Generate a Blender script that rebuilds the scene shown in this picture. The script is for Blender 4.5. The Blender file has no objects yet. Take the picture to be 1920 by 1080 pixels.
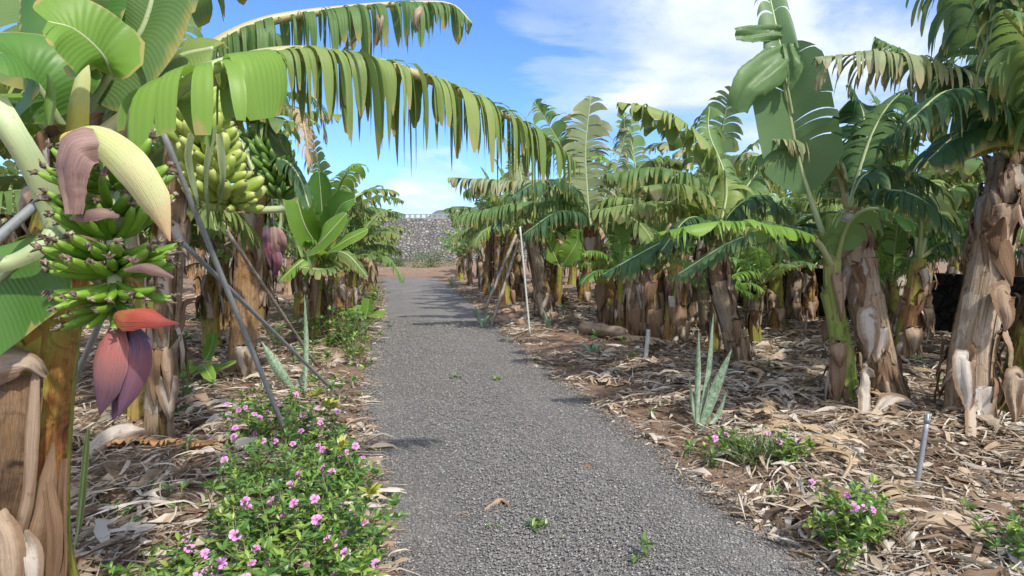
import bpy, math, random
import numpy as np
from mathutils import Vector, Matrix
rad = math.radians
S = bpy.context.scene
COL = S.collection
# ------------------------------------------------------------------ camera
FPX, CAMH, PITCH = 1200.0, 1.5, math.atan(75 / 1200)
cam = bpy.data.objects.new('camera', bpy.data.cameras.new('camera'))
COL.objects.link(cam)
cam.location = (0, 0, CAMH)
cam.rotation_euler = (rad(90) - PITCH, 0, 0)
cam.data.sensor_width = 36
cam.data.lens = FPX / 1920 * 36
cam.data.clip_start = 0.05
cam.data.clip_end = 5000
S.camera = cam
S.view_settings.view_transform = 'Standard'
S.view_settings.look = 'None'
S.view_settings.exposure = 0.76
S.cycles.use_denoising = True
S.cycles.max_bounces = 8
S.cycles.transparent_max_bounces = 4
SUN_EL, SUN_AZ = rad(50), rad(146)       # azimuth clockwise from +Y (view direction)

def P(px, py, Y):
    """world point seen at photo pixel px,py standing Y metres ahead"""
    a = (px - 960) / FPX; b = -(py - 540) / FPX
    c, s = math.cos(PITCH), math.sin(PITCH)
    y = c + b * s; z = -s + b * c
    return np.array([a * Y / y, Y, CAMH + z * Y / y])
def G(px, py):
    a = (px - 960) / FPX; b = -(py - 540) / FPX
    c, s = math.cos(PITCH), math.sin(PITCH)
    y = c + b * s; z = -s + b * c
    t = -CAMH / z
    return np.array([a * t, y * t, 0.0])

# ------------------------------------------------------------------ node helpers
class NT:
    def __init__(s, nt): s.nt = nt; s.n = nt.nodes; s.l = nt.links
    def new(s, t, **kw):
        n = s.n.new(t)
        for k, v in kw.items(): setattr(n, k, v)
        return n
    def put(s, sock, v):
        if hasattr(v, 'is_output') or isinstance(v, bpy.types.NodeSocket): s.l.new(v, sock)
        elif isinstance(v, (tuple, list)) and len(v) == 3 and sock.type == 'RGBA': sock.default_value = (*v, 1)
        else: sock.default_value = v
    def math(s, op, a, b=0.0, c=None, clamp=False):
        n = s.new('ShaderNodeMath', operation=op, use_clamp=clamp)
        s.put(n.inputs[0], a); s.put(n.inputs[1], b)
        if c is not None: s.put(n.inputs[2], c)
        return n.outputs[0]
    def mix(s, f, a, b, mode='MIX'):
        n = s.new('ShaderNodeMix', data_type='RGBA', blend_type=mode, clamp_factor=True)
        s.put(n.inputs[0], f); s.put(n.inputs[6], a); s.put(n.inputs[7], b)
        return n.outputs[2]
    def noise(s, vec, scale=5, detail=3, rough=.55, dist=0.0):
        n = s.new('ShaderNodeTexNoise')
        if vec is not None: s.put(n.inputs['Vector'], vec)
        n.inputs['Scale'].default_value = scale; n.inputs['Detail'].default_value = detail
        n.inputs['Roughness'].default_value = rough; n.inputs['Distortion'].default_value = dist
        return n.outputs[0]
    def voro(s, vec, scale=5, feature='F1', out='Distance', rnd=1):
        n = s.new('ShaderNodeTexVoronoi', feature=feature)
        if vec is not None: s.put(n.inputs['Vector'], vec)
        n.inputs['Scale'].default_value = scale; n.inputs['Randomness'].default_value = rnd
        return n.outputs[out]
    def ramp(s, f, stops, interp='LINEAR'):
        n = s.new('ShaderNodeValToRGB'); cr = n.color_ramp; cr.interpolation = interp
        while len(cr.elements) < len(stops): cr.elements.new(.5)
        for e, (p, c) in zip(cr.elements, stops):
            e.position = p; e.color = (c, c, c, 1) if isinstance(c, (int, float)) else (*c, 1)
        s.put(n.inputs[0], f); return n.outputs[0]
    def attr(s, name='uvr'):
        n = s.new('ShaderNodeAttribute', attribute_name=name)
        x = s.new('ShaderNodeSeparateXYZ'); s.l.new(n.outputs['Vector'], x.inputs[0])
        return n.outputs['Vector'], x.outputs[0], x.outputs[1], x.outputs[2]
    def comb(s, x, y, z):
        n = s.new('ShaderNodeCombineXYZ'); s.put(n.inputs[0], x); s.put(n.inputs[1], y); s.put(n.inputs[2], z)
        return n.outputs[0]
    def obj(s):
        return s.new('ShaderNodeTexCoord').outputs['Object']
    def pos(s): return s.new('ShaderNodeNewGeometry').outputs['Position']
    def vscale(s, v, sc):
        n = s.new('ShaderNodeVectorMath', operation='MULTIPLY'); s.put(n.inputs[0], v); n.inputs[1].default_value = sc
        return n.outputs[0]
    def bump(s, h, strength=.5, dist=.01):
        n = s.new('ShaderNodeBump'); n.inputs['Strength'].default_value = strength
        n.inputs['Distance'].default_value = dist; s.put(n.inputs['Height'], h); return n.outputs[0]

def material(name, build):
    m = bpy.data.materials.new(name); m.use_nodes = True
    t = NT(m.node_tree); t.n.clear()
    out = t.new('ShaderNodeOutputMaterial')
    p = t.new('ShaderNodeBsdfPrincipled')
    r = build(t, p)
    t.l.new(r if r is not None else p.outputs[0], out.inputs[0])
    return m
def pset(t, p, color=None, rough=None, normal=None, metal=None, spec=None):
    if color is not None: t.put(p.inputs['Base Color'], color)
    if rough is not None: t.put(p.inputs['Roughness'], rough)
    if normal is not None: t.put(p.inputs['Normal'], normal)
    if metal is not None: t.put(p.inputs['Metallic'], metal)
    if spec is not None: t.put(p.inputs['Specular IOR Level'], spec)
def leafy(t, p, col, fac, boost=1.0):
    """thin leaf: gloss + light passing through"""
    tr = t.new('ShaderNodeBsdfTranslucent')
    c = t.mix(1.0, col, (1.0 * boost, 1.0 * boost, .45 * boost), 'MULTIPLY')
    t.put(tr.inputs[0], c)
    mx = t.new('ShaderNodeMixShader'); mx.inputs[0].default_value = fac
    t.l.new(p.outputs[0], mx.inputs[1]); t.l.new(tr.outputs[0], mx.inputs[2])
    return mx.outputs[0]

# ------------------------------------------------------------------ world
w = bpy.data.worlds.new('World'); S.world = w; w.use_nodes = True
t = NT(w.node_tree); t.n.clear()
wo = t.new('ShaderNodeOutputWorld')
sky = t.new('ShaderNodeTexSky', sky_type='NISHITA')
sky.sun_disc = False; sky.sun_elevation = SUN_EL; sky.sun_rotation = SUN_AZ
sky.air_density = 1.0; sky.dust_density = .25; sky.ozone_density = 2.5; sky.altitude = 200
bg = t.new('ShaderNodeBackground'); bg.inputs[1].default_value = .15
D = t.new('ShaderNodeTexCoord').outputs['Generated']
sx = t.new('ShaderNodeSeparateXYZ'); t.l.new(D, sx.inputs[0])
zz = t.math('ADD', t.math('MAXIMUM', sx.outputs[2], 0.0), .22)
cv = t.comb(t.math('DIVIDE', sx.outputs[0], zz), t.math('DIVIDE', sx.outputs[1], zz), 0.0)
n1 = t.noise(cv, 1.25, 8, .58, .5)
def dmask(px, py, lo, hi):
    v = P(px, py, 1.0) - np.array([0, 0, CAMH]); v = v / np.linalg.norm(v)
    dn = t.new('ShaderNodeVectorMath', operation='DOT_PRODUCT')
    t.l.new(D, dn.inputs[0]); dn.inputs[1].default_value = tuple(v)
    mr = t.new('ShaderNodeMapRange', clamp=True, interpolation_type='SMOOTHSTEP')
    t.l.new(dn.outputs['Value'], mr.inputs[0])
    mr.inputs[1].default_value = lo; mr.inputs[2].default_value = hi
    return mr.outputs[0]
m1 = dmask(1680, -60, .93, .99)
m2 = dmask(1190, 10, .965, .995)
m3 = dmask(810, 345, .9965, .9995)
m4 = dmask(1430, -20, .96, .995)
m5 = dmask(700, 300, .985, .999)
cov = t.math('ADD', t.math('MULTIPLY', m1, .30), t.math('ADD', t.math('MULTIPLY', m2, .40), t.math('ADD', t.math('MULTIPLY', m3, .40), t.math('ADD', t.math('MULTIPLY', m4, .22), t.math('MULTIPLY', m5, .08)))))
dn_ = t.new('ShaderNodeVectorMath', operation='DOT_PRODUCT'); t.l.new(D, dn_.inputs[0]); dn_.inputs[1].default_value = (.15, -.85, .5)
m_fill = t.ramp(dn_.outputs['Value'], [(.05, 0.0), (.45, 1.0)])      # unseen cloud cover added behind the viewer as white fill light
cov = t.math('ADD', cov, t.math('MULTIPLY', m_fill, .52))
dens = t.math('ADD', t.math('SUBTRACT', t.math('MULTIPLY', t.math('SUBTRACT', n1, .5), 1.7), .26), cov)
cf = t.ramp(dens, [(0.0, 0.0), (.14, .30), (.42, .9)], 'EASE')
n2 = t.noise(cv, 2.6, 5, .55)
ccol = t.ramp(n2, [(.34, (2.6, 3.15, 3.9)), (.62, (4.5, 4.7, 5.0))])
ccol = t.mix(m_fill, ccol, (10.5, 10.2, 9.8))  # the added rear cloud is brightened to lift the shade
skyc = t.mix(1.0, sky.outputs[0], (.49, .67, .97), 'MULTIPLY')
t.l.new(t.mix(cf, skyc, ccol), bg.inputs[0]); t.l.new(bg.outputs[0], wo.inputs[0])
# ------------------------------------------------------------------ sun
sl = bpy.data.lights.new('sun', 'SUN'); sl.energy = 3.0; sl.angle = rad(1.5); sl.color = (1, .94, .83)
so = bpy.data.objects.new('sun', sl); COL.objects.link(so)
sd = Vector((math.sin(SUN_AZ) * math.cos(SUN_EL), math.cos(SUN_AZ) * math.cos(SUN_EL), math.sin(SUN_EL)))
so.rotation_euler = sd.to_track_quat('Z', 'Y').to_euler()

# ------------------------------------------------------------------ mesh helpers
class MB:
    def __init__(s): s.v = []; s.a = []; s.q = []; s.t = []; s.qm = []; s.tm = []; s.n = 0
    def add(s, v, uvr, quads=None, tris=None, mat=0):
        v = np.asarray(v, float).reshape(-1, 3); u = np.asarray(uvr, float).reshape(-1, 3)
        s.v.append(v); s.a.append(u)
        if quads is not None and len(quads):
            q = np.asarray(quads, int).reshape(-1, 4) + s.n; s.q.append(q); s.qm.append(np.full(len(q), mat))
        if tris is not None and len(tris):
            q = np.asarray(tris, int).reshape(-1, 3) + s.n; s.t.append(q); s.tm.append(np.full(len(q), mat))
        s.n += len(v)
    def mesh(s, name, mats, origin=(0, 0, 0), smooth=True):
        v = np.concatenate(s.v) - np.asarray(origin, float); a = np.concatenate(s.a)
        q = np.concatenate(s.q) if s.q else np.zeros((0, 4), int)
        tr = np.concatenate(s.t) if s.t else np.zeros((0, 3), int)
        me = bpy.data.meshes.new(name)
        me.vertices.add(len(v)); me.vertices.foreach_set('co', v.astype(np.float32).ravel())
        lv = np.concatenate([q.ravel(), tr.ravel()]).astype(np.int32)
        me.loops.add(len(lv)); me.loops.foreach_set('vertex_index', lv)
        np_ = len(q) + len(tr); me.polygons.add(np_)
        st = np.concatenate([np.arange(len(q)) * 4, len(q) * 4 + np.arange(len(tr)) * 3]).astype(np.int32)
        me.polygons.foreach_set('loop_start', st)
        me.polygons.foreach_set('material_index', np.concatenate((s.qm if s.q else []) + (s.tm if s.t else [])).astype(np.int32))
        if smooth: me.polygons.foreach_set('use_smooth', np.ones(np_, bool))
        at = me.attributes.new('uvr', 'FLOAT_VECTOR', 'POINT'); at.data.foreach_set('vector', a.astype(np.float32).ravel())
        me.update(calc_edges=True)
        for m in (mats if isinstance(mats, (list, tuple)) else [mats]): me.materials.append(m)
        return me
    def build(s, name, mats, parent=None, origin=None, smooth=True):
        if origin is None: origin = parent['_o'] if parent is not None and '_o' in parent else (0, 0, 0)
        o = bpy.data.objects.new(name, s.mesh(name, mats, origin, smooth)); COL.objects.link(o)
        if parent is not None: o.parent = parent; o['_o'] = tuple(origin)
        else: o.location = tuple(origin)
        return o
def tag(o, label=None, cat=None, group=None, kind=None):
    if label: o['label'] = label
    if cat: o['category'] = cat
    if group: o['group'] = group
    if kind: o['kind'] = kind
    return o
def thing(name, label, cat, base, group=None):
    o = bpy.data.objects.new(name, None); COL.objects.link(o)
    o.location = tuple(base); o['_o'] = tuple(float(c) for c in base)
    o.empty_display_size = .2
    return tag(o, label, cat, group)
def copy_tree(o, parent=None):
    c = o.copy(); COL.objects.link(c); c.parent = parent
    for ch in list(o.children): copy_tree(ch, c)
    return c

def norm(v): return v / np.maximum(np.linalg.norm(v, axis=-1, keepdims=True), 1e-9)
def spline(ctrl, n):
    c = np.asarray(ctrl, float)
    if len(c) == 2: return c[0] + (c[1] - c[0]) * np.linspace(0, 1, n)[:, None]
    e = np.vstack([2 * c[0] - c[1], c, 2 * c[-1] - c[-2]])
    out = []
    for t in np.linspace(0, len(c) - 1 - 1e-6, n):
        i = int(t); f = t - i; p0, p1, p2, p3 = e[i], e[i + 1], e[i + 2], e[i + 3]
        out.append(.5 * (2 * p1 + (p2 - p0) * f + (2 * p0 - 5 * p1 + 4 * p2 - p3) * f * f + (3 * p1 - p0 - 3 * p2 + p3) * f ** 3))
    out = np.array(out)
    d = np.concatenate([[0], np.cumsum(np.linalg.norm(np.diff(out, axis=0), axis=1))])
    s = np.linspace(0, d[-1], n)
    return np.stack([np.interp(s, d, out[:, k]) for k in range(3)], 1)
def frames(pts, hint=(0, 0, 1)):
    T = norm(np.gradient(pts, axis=0)); h = np.array(hint, float)
    s = np.cross(T[0], h)
    if np.linalg.norm(s) < .05: s = np.cross(T[0], (0, 1, .01))
    Ss = [s / np.linalg.norm(s)]
    for i in range(1, len(T)):
        s = Ss[-1] - T[i] * np.dot(Ss[-1], T[i]); Ss.append(s / np.linalg.norm(s))
    Ss = np.array(Ss); return T, Ss, np.cross(Ss, T)
def tube(mb, pts, r, ns=8, mat=0, rnd=0.0, cap=True, flat=1.0, hint=(0, 0, 1), ridge=0.0):
    pts = np.asarray(pts, float); n = len(pts); r = np.broadcast_to(np.asarray(r, float), (n,))
    T, A, B = frames(pts, hint)
    a = np.linspace(0, 2 * math.pi, ns, endpoint=False)
    rm = (1 + ridge * np.cos(5 * a))[None, :, None]
    ring = rm * (np.cos(a)[None, :, None] * A[:, None] + flat * np.sin(a)[None, :, None] * B[:, None]) * r[:, None, None] + pts[:, None]
    L = np.concatenate([[0], np.cumsum(np.linalg.norm(np.diff(pts, axis=0), axis=1))])
    uv = np.stack([np.broadcast_to(L[:, None], (n, ns)), np.broadcast_to(a[None] / (2 * math.pi), (n, ns)), np.full((n, ns), rnd)], 2)
    i, j = np.meshgrid(np.arange(n - 1), np.arange(ns), indexing='ij'); j2 = (j + 1) % ns
    q = np.stack([i * ns + j, i * ns + j2, (i + 1) * ns + j2, (i + 1) * ns + j], -1).reshape(-1, 4)
    v = ring.reshape(-1, 3); uv = uv.reshape(-1, 3); tr = None
    if cap:
        v = np.vstack([v, pts[0], pts[-1]]); uv = np.vstack([uv, [0, 0, rnd], [L[-1], 0, rnd]])
        k = n * ns; b = (n - 1) * ns
        tr = [[k, (x + 1) % ns, x] for x in range(ns)] + [[k + 1, b + x, b + (x + 1) % ns] for x in range(ns)]
    mb.add(v, uv, q, tr, mat)
def grid_faces(n, m):
    i, j = np.meshgrid(np.arange(n - 1), np.arange(m - 1), indexing='ij')
    return np.stack([i * m + j, (i + 1) * m + j, (i + 1) * m + j + 1, i * m + j + 1], -1).reshape(-1, 4)

def ribbon(mb, ctrl, widths, face=(0, -1, 0), cup=.2, n=24, m=7, mat=0, rnd=.5, thick=0.0, wob=0.0, seed=0, rag=0.0, leafuv=False):
    """long blade / bract / sheath: a centre line, half-widths along it, surface turned to 'face', cupped across; thick > 0 closes it"""
    rg = np.random.default_rng(seed)
    pts = spline(ctrl, n); T = norm(np.gradient(pts, axis=0))
    f = np.array(face, float); f = np.broadcast_to(f, (n, 3)) if f.ndim == 1 else spline(f, n)
    Sd = norm(np.cross(T, f)); N = np.cross(Sd, T)
    w_ = np.interp(np.linspace(0, 1, n), np.linspace(0, 1, len(widths)), widths)
    if np.ndim(cup): cup = np.interp(np.linspace(0, 1, n), np.linspace(0, 1, len(cup)), cup)
    cup = np.broadcast_to(cup, (n,))
    s = np.linspace(-1, 1, m)
    off = N[:, None] * (-(cup[:, None] * s[None] ** 2) * w_[:, None])[..., None]
    ph = rg.uniform(0, 6, 4)
    LL = np.linspace(0, 1, n)[:, None]; wobv = wob * (.8 * np.sin(5 * s[None] + ph[0] + 2 * LL) + .5 * np.sin(11 * s[None] + ph[1] - 2.5 * LL) + .7 * np.sin(7 * LL + ph[2] + s[None]))
    if rag:
        e1 = 1 + rag * (np.sin(np.linspace(0, 17, n) + ph[2]) * .5 + rg.normal(0, .5, n)); e2 = 1 + rag * (np.sin(np.linspace(0, 13, n) + ph[3]) * .5 + rg.normal(0, .5, n))
        wm = np.where(s[None] < 0, e1[:, None], e2[:, None])
    else: wm = 1.0
    wobv = wobv + wob * rg.normal(0, .12, wobv.shape)
    V = pts[:, None] + Sd[:, None] * (s[None] * w_[:, None] * wm)[..., None] + off + N[:, None] * wobv[..., None]
    L = np.linspace(0, 1, n)
    uv = np.stack([np.broadcast_to(L[:, None], (n, m)), np.broadcast_to(s[None], (n, m)), np.full((n, m), rnd)], 2)
    if leafuv: uv = uv * np.array([np.linalg.norm(np.diff(pts, axis=0), axis=1).sum(), 1, 1]); uv[..., 1] = np.abs(uv[..., 1]) * .8
    mb.add(V, uv, grid_faces(n, m), mat=mat)
    if thick > 0:
        Tt = thick * (1 - s ** 4)[None, :, None] * (1 - .8 * L ** 6)[:, None, None]
        mb.add(V - N[:, None] * Tt, uv, grid_faces(n, m)[:, ::-1], mat=mat)

def lam_shape(u):
    return np.clip(np.minimum(1, (u / .22) ** .6) * np.minimum(1, ((1 - u) / .20) ** .5), .02, 1) * (1 - .12 * u)
def leaf(blade, rib, mid, W, u0=.12, seed=0, ns=26, tear=.75, droop=.3, fold=25, slant=.45, m=6, missing=.05, taper=.6,
         hint=(0, 0, 1), rr=(.02, .004), wind=(0, 0, 0), roll=0.0, sides=(1, 1), jag=.12, rnd=None, gaps=.12, frag=1.0):
    """banana leaf: midrib + torn lamina strips that sag under gravity"""
    rg = np.random.default_rng(seed)
    N = 60; mid = spline(mid, N) if len(mid) != N else np.asarray(mid)
    T = norm(np.gradient(mid, axis=0)); h = np.array(hint, float)
    Sd = norm(np.cross(T, h)); Nn = np.cross(Sd, T)
    if roll:
        c, s_ = math.cos(roll), math.sin(roll); Sd, Nn = Sd * c + Nn * s_, Nn * c - Sd * s_
    us = np.linspace(0, 1, N)
    Ltot = np.linalg.norm(np.diff(mid, axis=0), axis=1).sum()
    if rib is not None:
        rd = rr[0] + (rr[1] - rr[0]) * us ** .8
        tube(rib, mid - Nn * (rd * .3)[:, None], rd, 6, rnd=rg.random(), hint=hint)
    r0 = rg.random() if rnd is None else rnd
    grav = norm(np.array([wind[0], wind[1], -1.0 + wind[2]]))
    for sgn, sw in ((1, sides[0]), (-1, sides[1])):
        if sw <= 0: continue
        k = max(3, ns)
        cuts = np.concatenate([[0], np.cumsum(np.exp(rg.normal(0, .65, k)))]); cuts /= cuts[-1]
        gid = np.concatenate([[0], np.cumsum(rg.random(k - 1) < tear)])
        ng = gid[-1] + 1
        gdro = droop * np.interp(np.linspace(0, 9, ng), np.arange(10), rg.uniform(.65, 1.35, 10)) * rg.uniform(.82, 1.18, ng); glen = 1 - jag * rg.random(ng) * 1.2
        gsl = slant + np.interp(np.linspace(0, 9, ng), np.arange(10), rg.uniform(-.15, .15, 10)) * min(1, tear * 1.5) + rg.uniform(-.05, .05, ng); gtw = rg.uniform(-1, 1, ng) * .35 * tear
        gf = rad(fold) + np.interp(np.linspace(0, 9, ng), np.arange(10), rg.uniform(-.2, .2, 10)) + rg.uniform(-.08, .08, ng) * min(1, tear * 1.3)
        if tear < .3:   # smooth variation for entire leaves
            gdro = droop * np.interp(np.arange(ng), [0, ng * .5, ng], rg.uniform(.8, 1.2, 3))
        gr = rg.random(ng)
        for g in range(ng):
            if rg.random() < missing: continue
            ss = np.where(gid == g)[0]; a, b = cuts[ss[0]], cuts[ss[-1] + 1]
            if tear > .3:
                gap = (b - a) * gaps * rg.random() ** 2; a += gap * .5; b -= gap * .5
            nc = max(3, len(ss) * 2 + 1); cu = np.linspace(a, b, nc)
            if g == 0: cu[0] = 0
            uu = u0 + (1 - u0) * cu
            f = uu * (N - 1); i0 = np.clip(f.astype(int), 0, N - 2); fr = (f - i0)[:, None]
            lp = lambda A: A[i0] * (1 - fr) + A[i0 + 1] * fr
            p = lp(mid); t_ = norm(lp(T)); s_ = norm(lp(Sd)); n_ = norm(lp(Nn))
            wl = W * sw * lam_shape(cu) * glen[g] * (1 + (.28 * rg.random() - .14) * np.linspace(-1, 1, nc) * tear)
            if len(ss) <= 3 and tear > .5: wl = wl * rg.uniform(.7, 1.2)
            d = norm(math.cos(gf[g]) * s_ * sgn + math.sin(gf[g]) * n_ + t_ * (gsl[g] + .5 * cu[:, None] ** 3))
            step = wl / m
            rows = [p]; dr = gdro[g]
            tw = np.linspace(-1, 1, nc)[:, None] * gtw[g]
            for kk in range(m):
                p = p + d * step[:, None]; rows.append(p)
                d = norm(d + grav * dr * (.55 + .25 * kk) + n_ * tw * .12 + t_ * rg.normal(0, .03 * tear))
            R = np.stack(rows, 1)
            if tear > .3:
                cen = R.mean(0, keepdims=True); kf = (np.arange(m + 1) / m)
                tp = min(1.0, (taper + .3) * rg.uniform(.7, 1.3))
                sc = np.clip(1 - tp * kf ** rg.uniform(2.2, 7), .04, 1)[None, :, None]
                side_v = R - cen
                R = cen + side_v * sc
            vv = np.broadcast_to(np.linspace(0, 1, m + 1)[None], (nc, m + 1))
            uv = np.stack([np.broadcast_to((uu * Ltot)[:, None], (nc, m + 1)), vv, np.full((nc, m + 1), r0 * .6 + gr[g] * .4)], 2)
            gfc = grid_faces(nc, m + 1)
            blade.add(R, uv, gfc[:, ::-1] if sgn == 1 else gfc)

def arc_mid(p0, az, el, L, sag=.6, n=60, curl=0.0, azbend=0.0):
    """midrib that leaves p0 and bends under its weight"""
    p = np.array(p0, float); out = [p.copy()]; e = rad(el); a = rad(az)
    for i in range(n - 1):
        f = i / n
        d = np.array([math.sin(a) * math.cos(e), math.cos(a) * math.cos(e), math.sin(e)])
        p = p + d * L / (n - 1); out.append(p.copy())
        e -= sag * (.4 + 1.5 * f) / n * 1.6; e = max(e, -1.5); a += azbend / n
    return np.array(out)
# ------------------------------------------------------------------ materials
def leaf_mat(name, dark, light, under, edge=(.35, .30, .10), edge_amt=.3, yellow=(.33, .36, .07), yel_amt=.2, trans=.36, rough=.48):
    def b(t, p):
        v, x, y, r = t.attr()
        n = t.noise(t.pos(), 2.2, 3)
        f = t.math('ADD', t.math('MULTIPLY', n, .7), t.math('MULTIPLY', r, .5), clamp=True)
        col = t.ramp(f, [(.25, dark), (.75, light)])
        vein = t.math('SINE', t.math('MULTIPLY', x, 420.0))
        vein2 = t.noise(t.comb(t.math('MULTIPLY', x, 60.0), t.math('MULTIPLY', y, 1.0), r), 1.0, 3)
        col = t.mix(t.math('MULTIPLY', t.math('ADD', t.math('MULTIPLY', vein, .12), vein2), .22), col, light)
        yn = t.noise(t.comb(t.math('MULTIPLY', x, 5.0), t.math('MULTIPLY', y, 1.2), t.math('MULTIPLY', r, 7.0)), 1.0, 4)
        ym = t.ramp(t.math('ADD', t.math('MULTIPLY', yn, .8), t.math('ADD', t.math('MULTIPLY', y, .2), yel_amt - .5)), [(.35, 0.0), (.65, .85)])
        col = t.mix(ym, col, yellow)
        geo = t.new('ShaderNodeNewGeometry')
        col = t.mix(t.math('MULTIPLY', geo.outputs['Backfacing'], .6), col, under)
        en = t.noise(t.comb(t.math('MULTIPLY', x, 14.0), y, r), 1.0, 3)
        em = t.ramp(t.math('ADD', y, t.math('MULTIPLY', t.math('SUBTRACT', en, .5), .7)), [(1.0 - edge_amt * .5, 0.0), (1.05, .9)])
        col = t.mix(em, col, edge)
        bm = t.bump(t.math('ADD', vein, t.math('MULTIPLY', vein2, 3.0)), .12, .004)
        pset(t, p, col, t.ramp(n, [(.3, rough - .06), (.7, rough + .14)]), bm, spec=.3)
        return leafy(t, p, col, trans, 1.35)
    return material(name, b)
M = {}
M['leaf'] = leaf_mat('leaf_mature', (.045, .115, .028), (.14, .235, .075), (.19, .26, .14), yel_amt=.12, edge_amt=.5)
M['leaf_blue'] = leaf_mat('leaf_blue_green', (.026, .075, .03), (.07, .145, .06), (.14, .21, .13), yel_amt=.02, edge_amt=.35)  # darker, bluish green leaf kind
M['leaf_arch'] = leaf_mat('leaf_sunworn', (.09, .17, .04), (.22, .29, .08), (.12, .19, .06), yel_amt=.27, yellow=(.40, .37, .11), edge_amt=.35, trans=.25)
M['leaf_pale'] = leaf_mat('leaf_pale_worn', (.12, .17, .08), (.25, .29, .15), (.14, .20, .11), yel_amt=.20, yellow=(.42, .38, .20), edge_amt=.7, edge=(.40, .32, .2), trans=.22)
M['leaf_fresh'] = leaf_mat('leaf_fresh', (.09, .20, .025), (.19, .33, .055), (.22, .34, .13), yel_amt=-.05, edge_amt=.1, trans=.38, rough=.36)
M['leaf_deep'] = leaf_mat('leaf_deep_green', (.045, .125, .024), (.10, .22, .045), (.19, .29, .14), yel_amt=-.08, edge_amt=.1, trans=.3, rough=.33)
M['leaf_paddle'] = leaf_mat('leaf_paddle', (.07, .15, .06), (.14, .23, .11), (.12, .21, .07), yel_amt=-.2, edge_amt=-.2, trans=.35, rough=.4)
M['leaf_far'] = leaf_mat('leaf_far', (.075, .14, .035), (.19, .26, .08), (.2, .26, .13), yel_amt=.2, edge_amt=.6, edge=(.38, .30, .16))
M['leaf_dead'] = leaf_mat('leaf_dead', (.17, .11, .06), (.40, .30, .19), (.33, .25, .17), yel_amt=0, yellow=(.28, .2, .1), edge=(.2, .13, .08), trans=.12, rough=.8)
def rib_b(c1, c2):
    def b(t, p):
        v, x, y, r = t.attr()
        n = t.noise(t.comb(t.math('MULTIPLY', x, 3.0), t.math('MULTIPLY', y, 9.0), r), 2.0, 4)
        sp = t.noise(t.pos(), 60, 3)
        col = t.mix(n, c1, c2); col = t.mix(t.ramp(sp, [(.62, 0.0), (.72, .55)]), col, (.13, .08, .04))
        pset(t, p, col, .45, t.bump(n, .3, .004))
    return b
M['rib'] = material('midrib_green', rib_b((.19, .26, .09), (.32, .36, .16)))
M['rib_tan'] = material('midrib_tan', rib_b((.30, .32, .13), (.45, .36, .20)))
M['rib_dead'] = material('midrib_dead', rib_b((.28, .19, .11), (.42, .32, .2)))
M['petiole'] = material('petiole_pale', rib_b((.24, .33, .14), (.42, .46, .26)))

def stem_mat(name, c, blot=.5, blotc=(.055, .03, .018)):
    """c: five colours; each sheath takes one by its random value, streaked along the stem"""
    def b(t, p):
        v, x, y, r = t.attr()
        st = t.noise(t.comb(t.math('MULTIPLY', x, 1.3), t.math('MULTIPLY', y, 34.0), t.math('MULTIPLY', r, 9.0)), 1.0, 5, .65)
        fine = t.noise(t.comb(t.math('MULTIPLY', x, 5.0), t.math('MULTIPLY', y, 150.0), r), 1.0, 3)
        pn = t.noise(t.pos(), 3.5, 4, .6, .6)
        f = t.math('ADD', t.math('MULTIPLY', r, .55), t.math('ADD', t.math('MULTIPLY', st, .65), t.math('MULTIPLY', t.math('SUBTRACT', pn, .55), .9)))
        col = t.ramp(f, [(.15, c[0]), (.32, c[1]), (.48, c[2]), (.64, c[3]), (.85, c[4])])
        col = t.mix(t.math('MULTIPLY', fine, .35), col, (.5, .42, .3), 'MULTIPLY')
        bl = t.noise(t.pos(), 9, 6, .65, 1.0)
        col = t.mix(t.ramp(bl, [(.60 - blot * .1, 0.0), (.70, .9)]), col, blotc)
        hh = t.math('ADD', t.math('MULTIPLY', st, 1.0), t.math('ADD', t.math('MULTIPLY', fine, .35), t.math('MULTIPLY', bl, .6)))
        crk = t.noise(t.comb(t.math('MULTIPLY', x, .5), t.math('MULTIPLY', y, 22.0), r), 1.0, 2, .5, .3)
        col = t.mix(t.ramp(crk, [(.30, .6), (.42, 0.0)]), col, (.07, .04, .025))
        pset(t, p, col, .72, t.bump(hh, 1.0, .022), spec=.25)
    return material(name, b)
M['stem_dry'] = stem_mat('stem_dry', [(.13, .085, .05), (.27, .18, .105), (.42, .31, .20), (.31, .245, .18), (.48, .40, .31)], .45)
M['stem_green'] = stem_mat('stem_green', [(.17, .23, .04), (.26, .29, .05), (.34, .27, .08), (.36, .19, .07), (.16, .08, .04)], .75)
M['stem_fresh'] = stem_mat('stem_fresh', [(.17, .27, .05), (.24, .33, .08), (.30, .36, .10), (.33, .34, .12), (.30, .2, .09)], .3)
M['stem_rust'] = stem_mat('stem_rust', [(.30, .29, .07), (.34, .26, .08), (.31, .16, .07), (.38, .25, .14), (.13, .07, .04)], .8)
M['stem_front'] = stem_mat('stem_front', [(.24, .28, .04), (.34, .33, .06), (.36, .24, .05), (.36, .13, .04), (.13, .045, .03)], 1.0)
M['stem_mixed'] = stem_mat('stem_mixed', [(.25, .24, .06), (.32, .21, .09), (.17, .10, .055), (.37, .26, .16), (.36, .31, .24)], .6)
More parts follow.
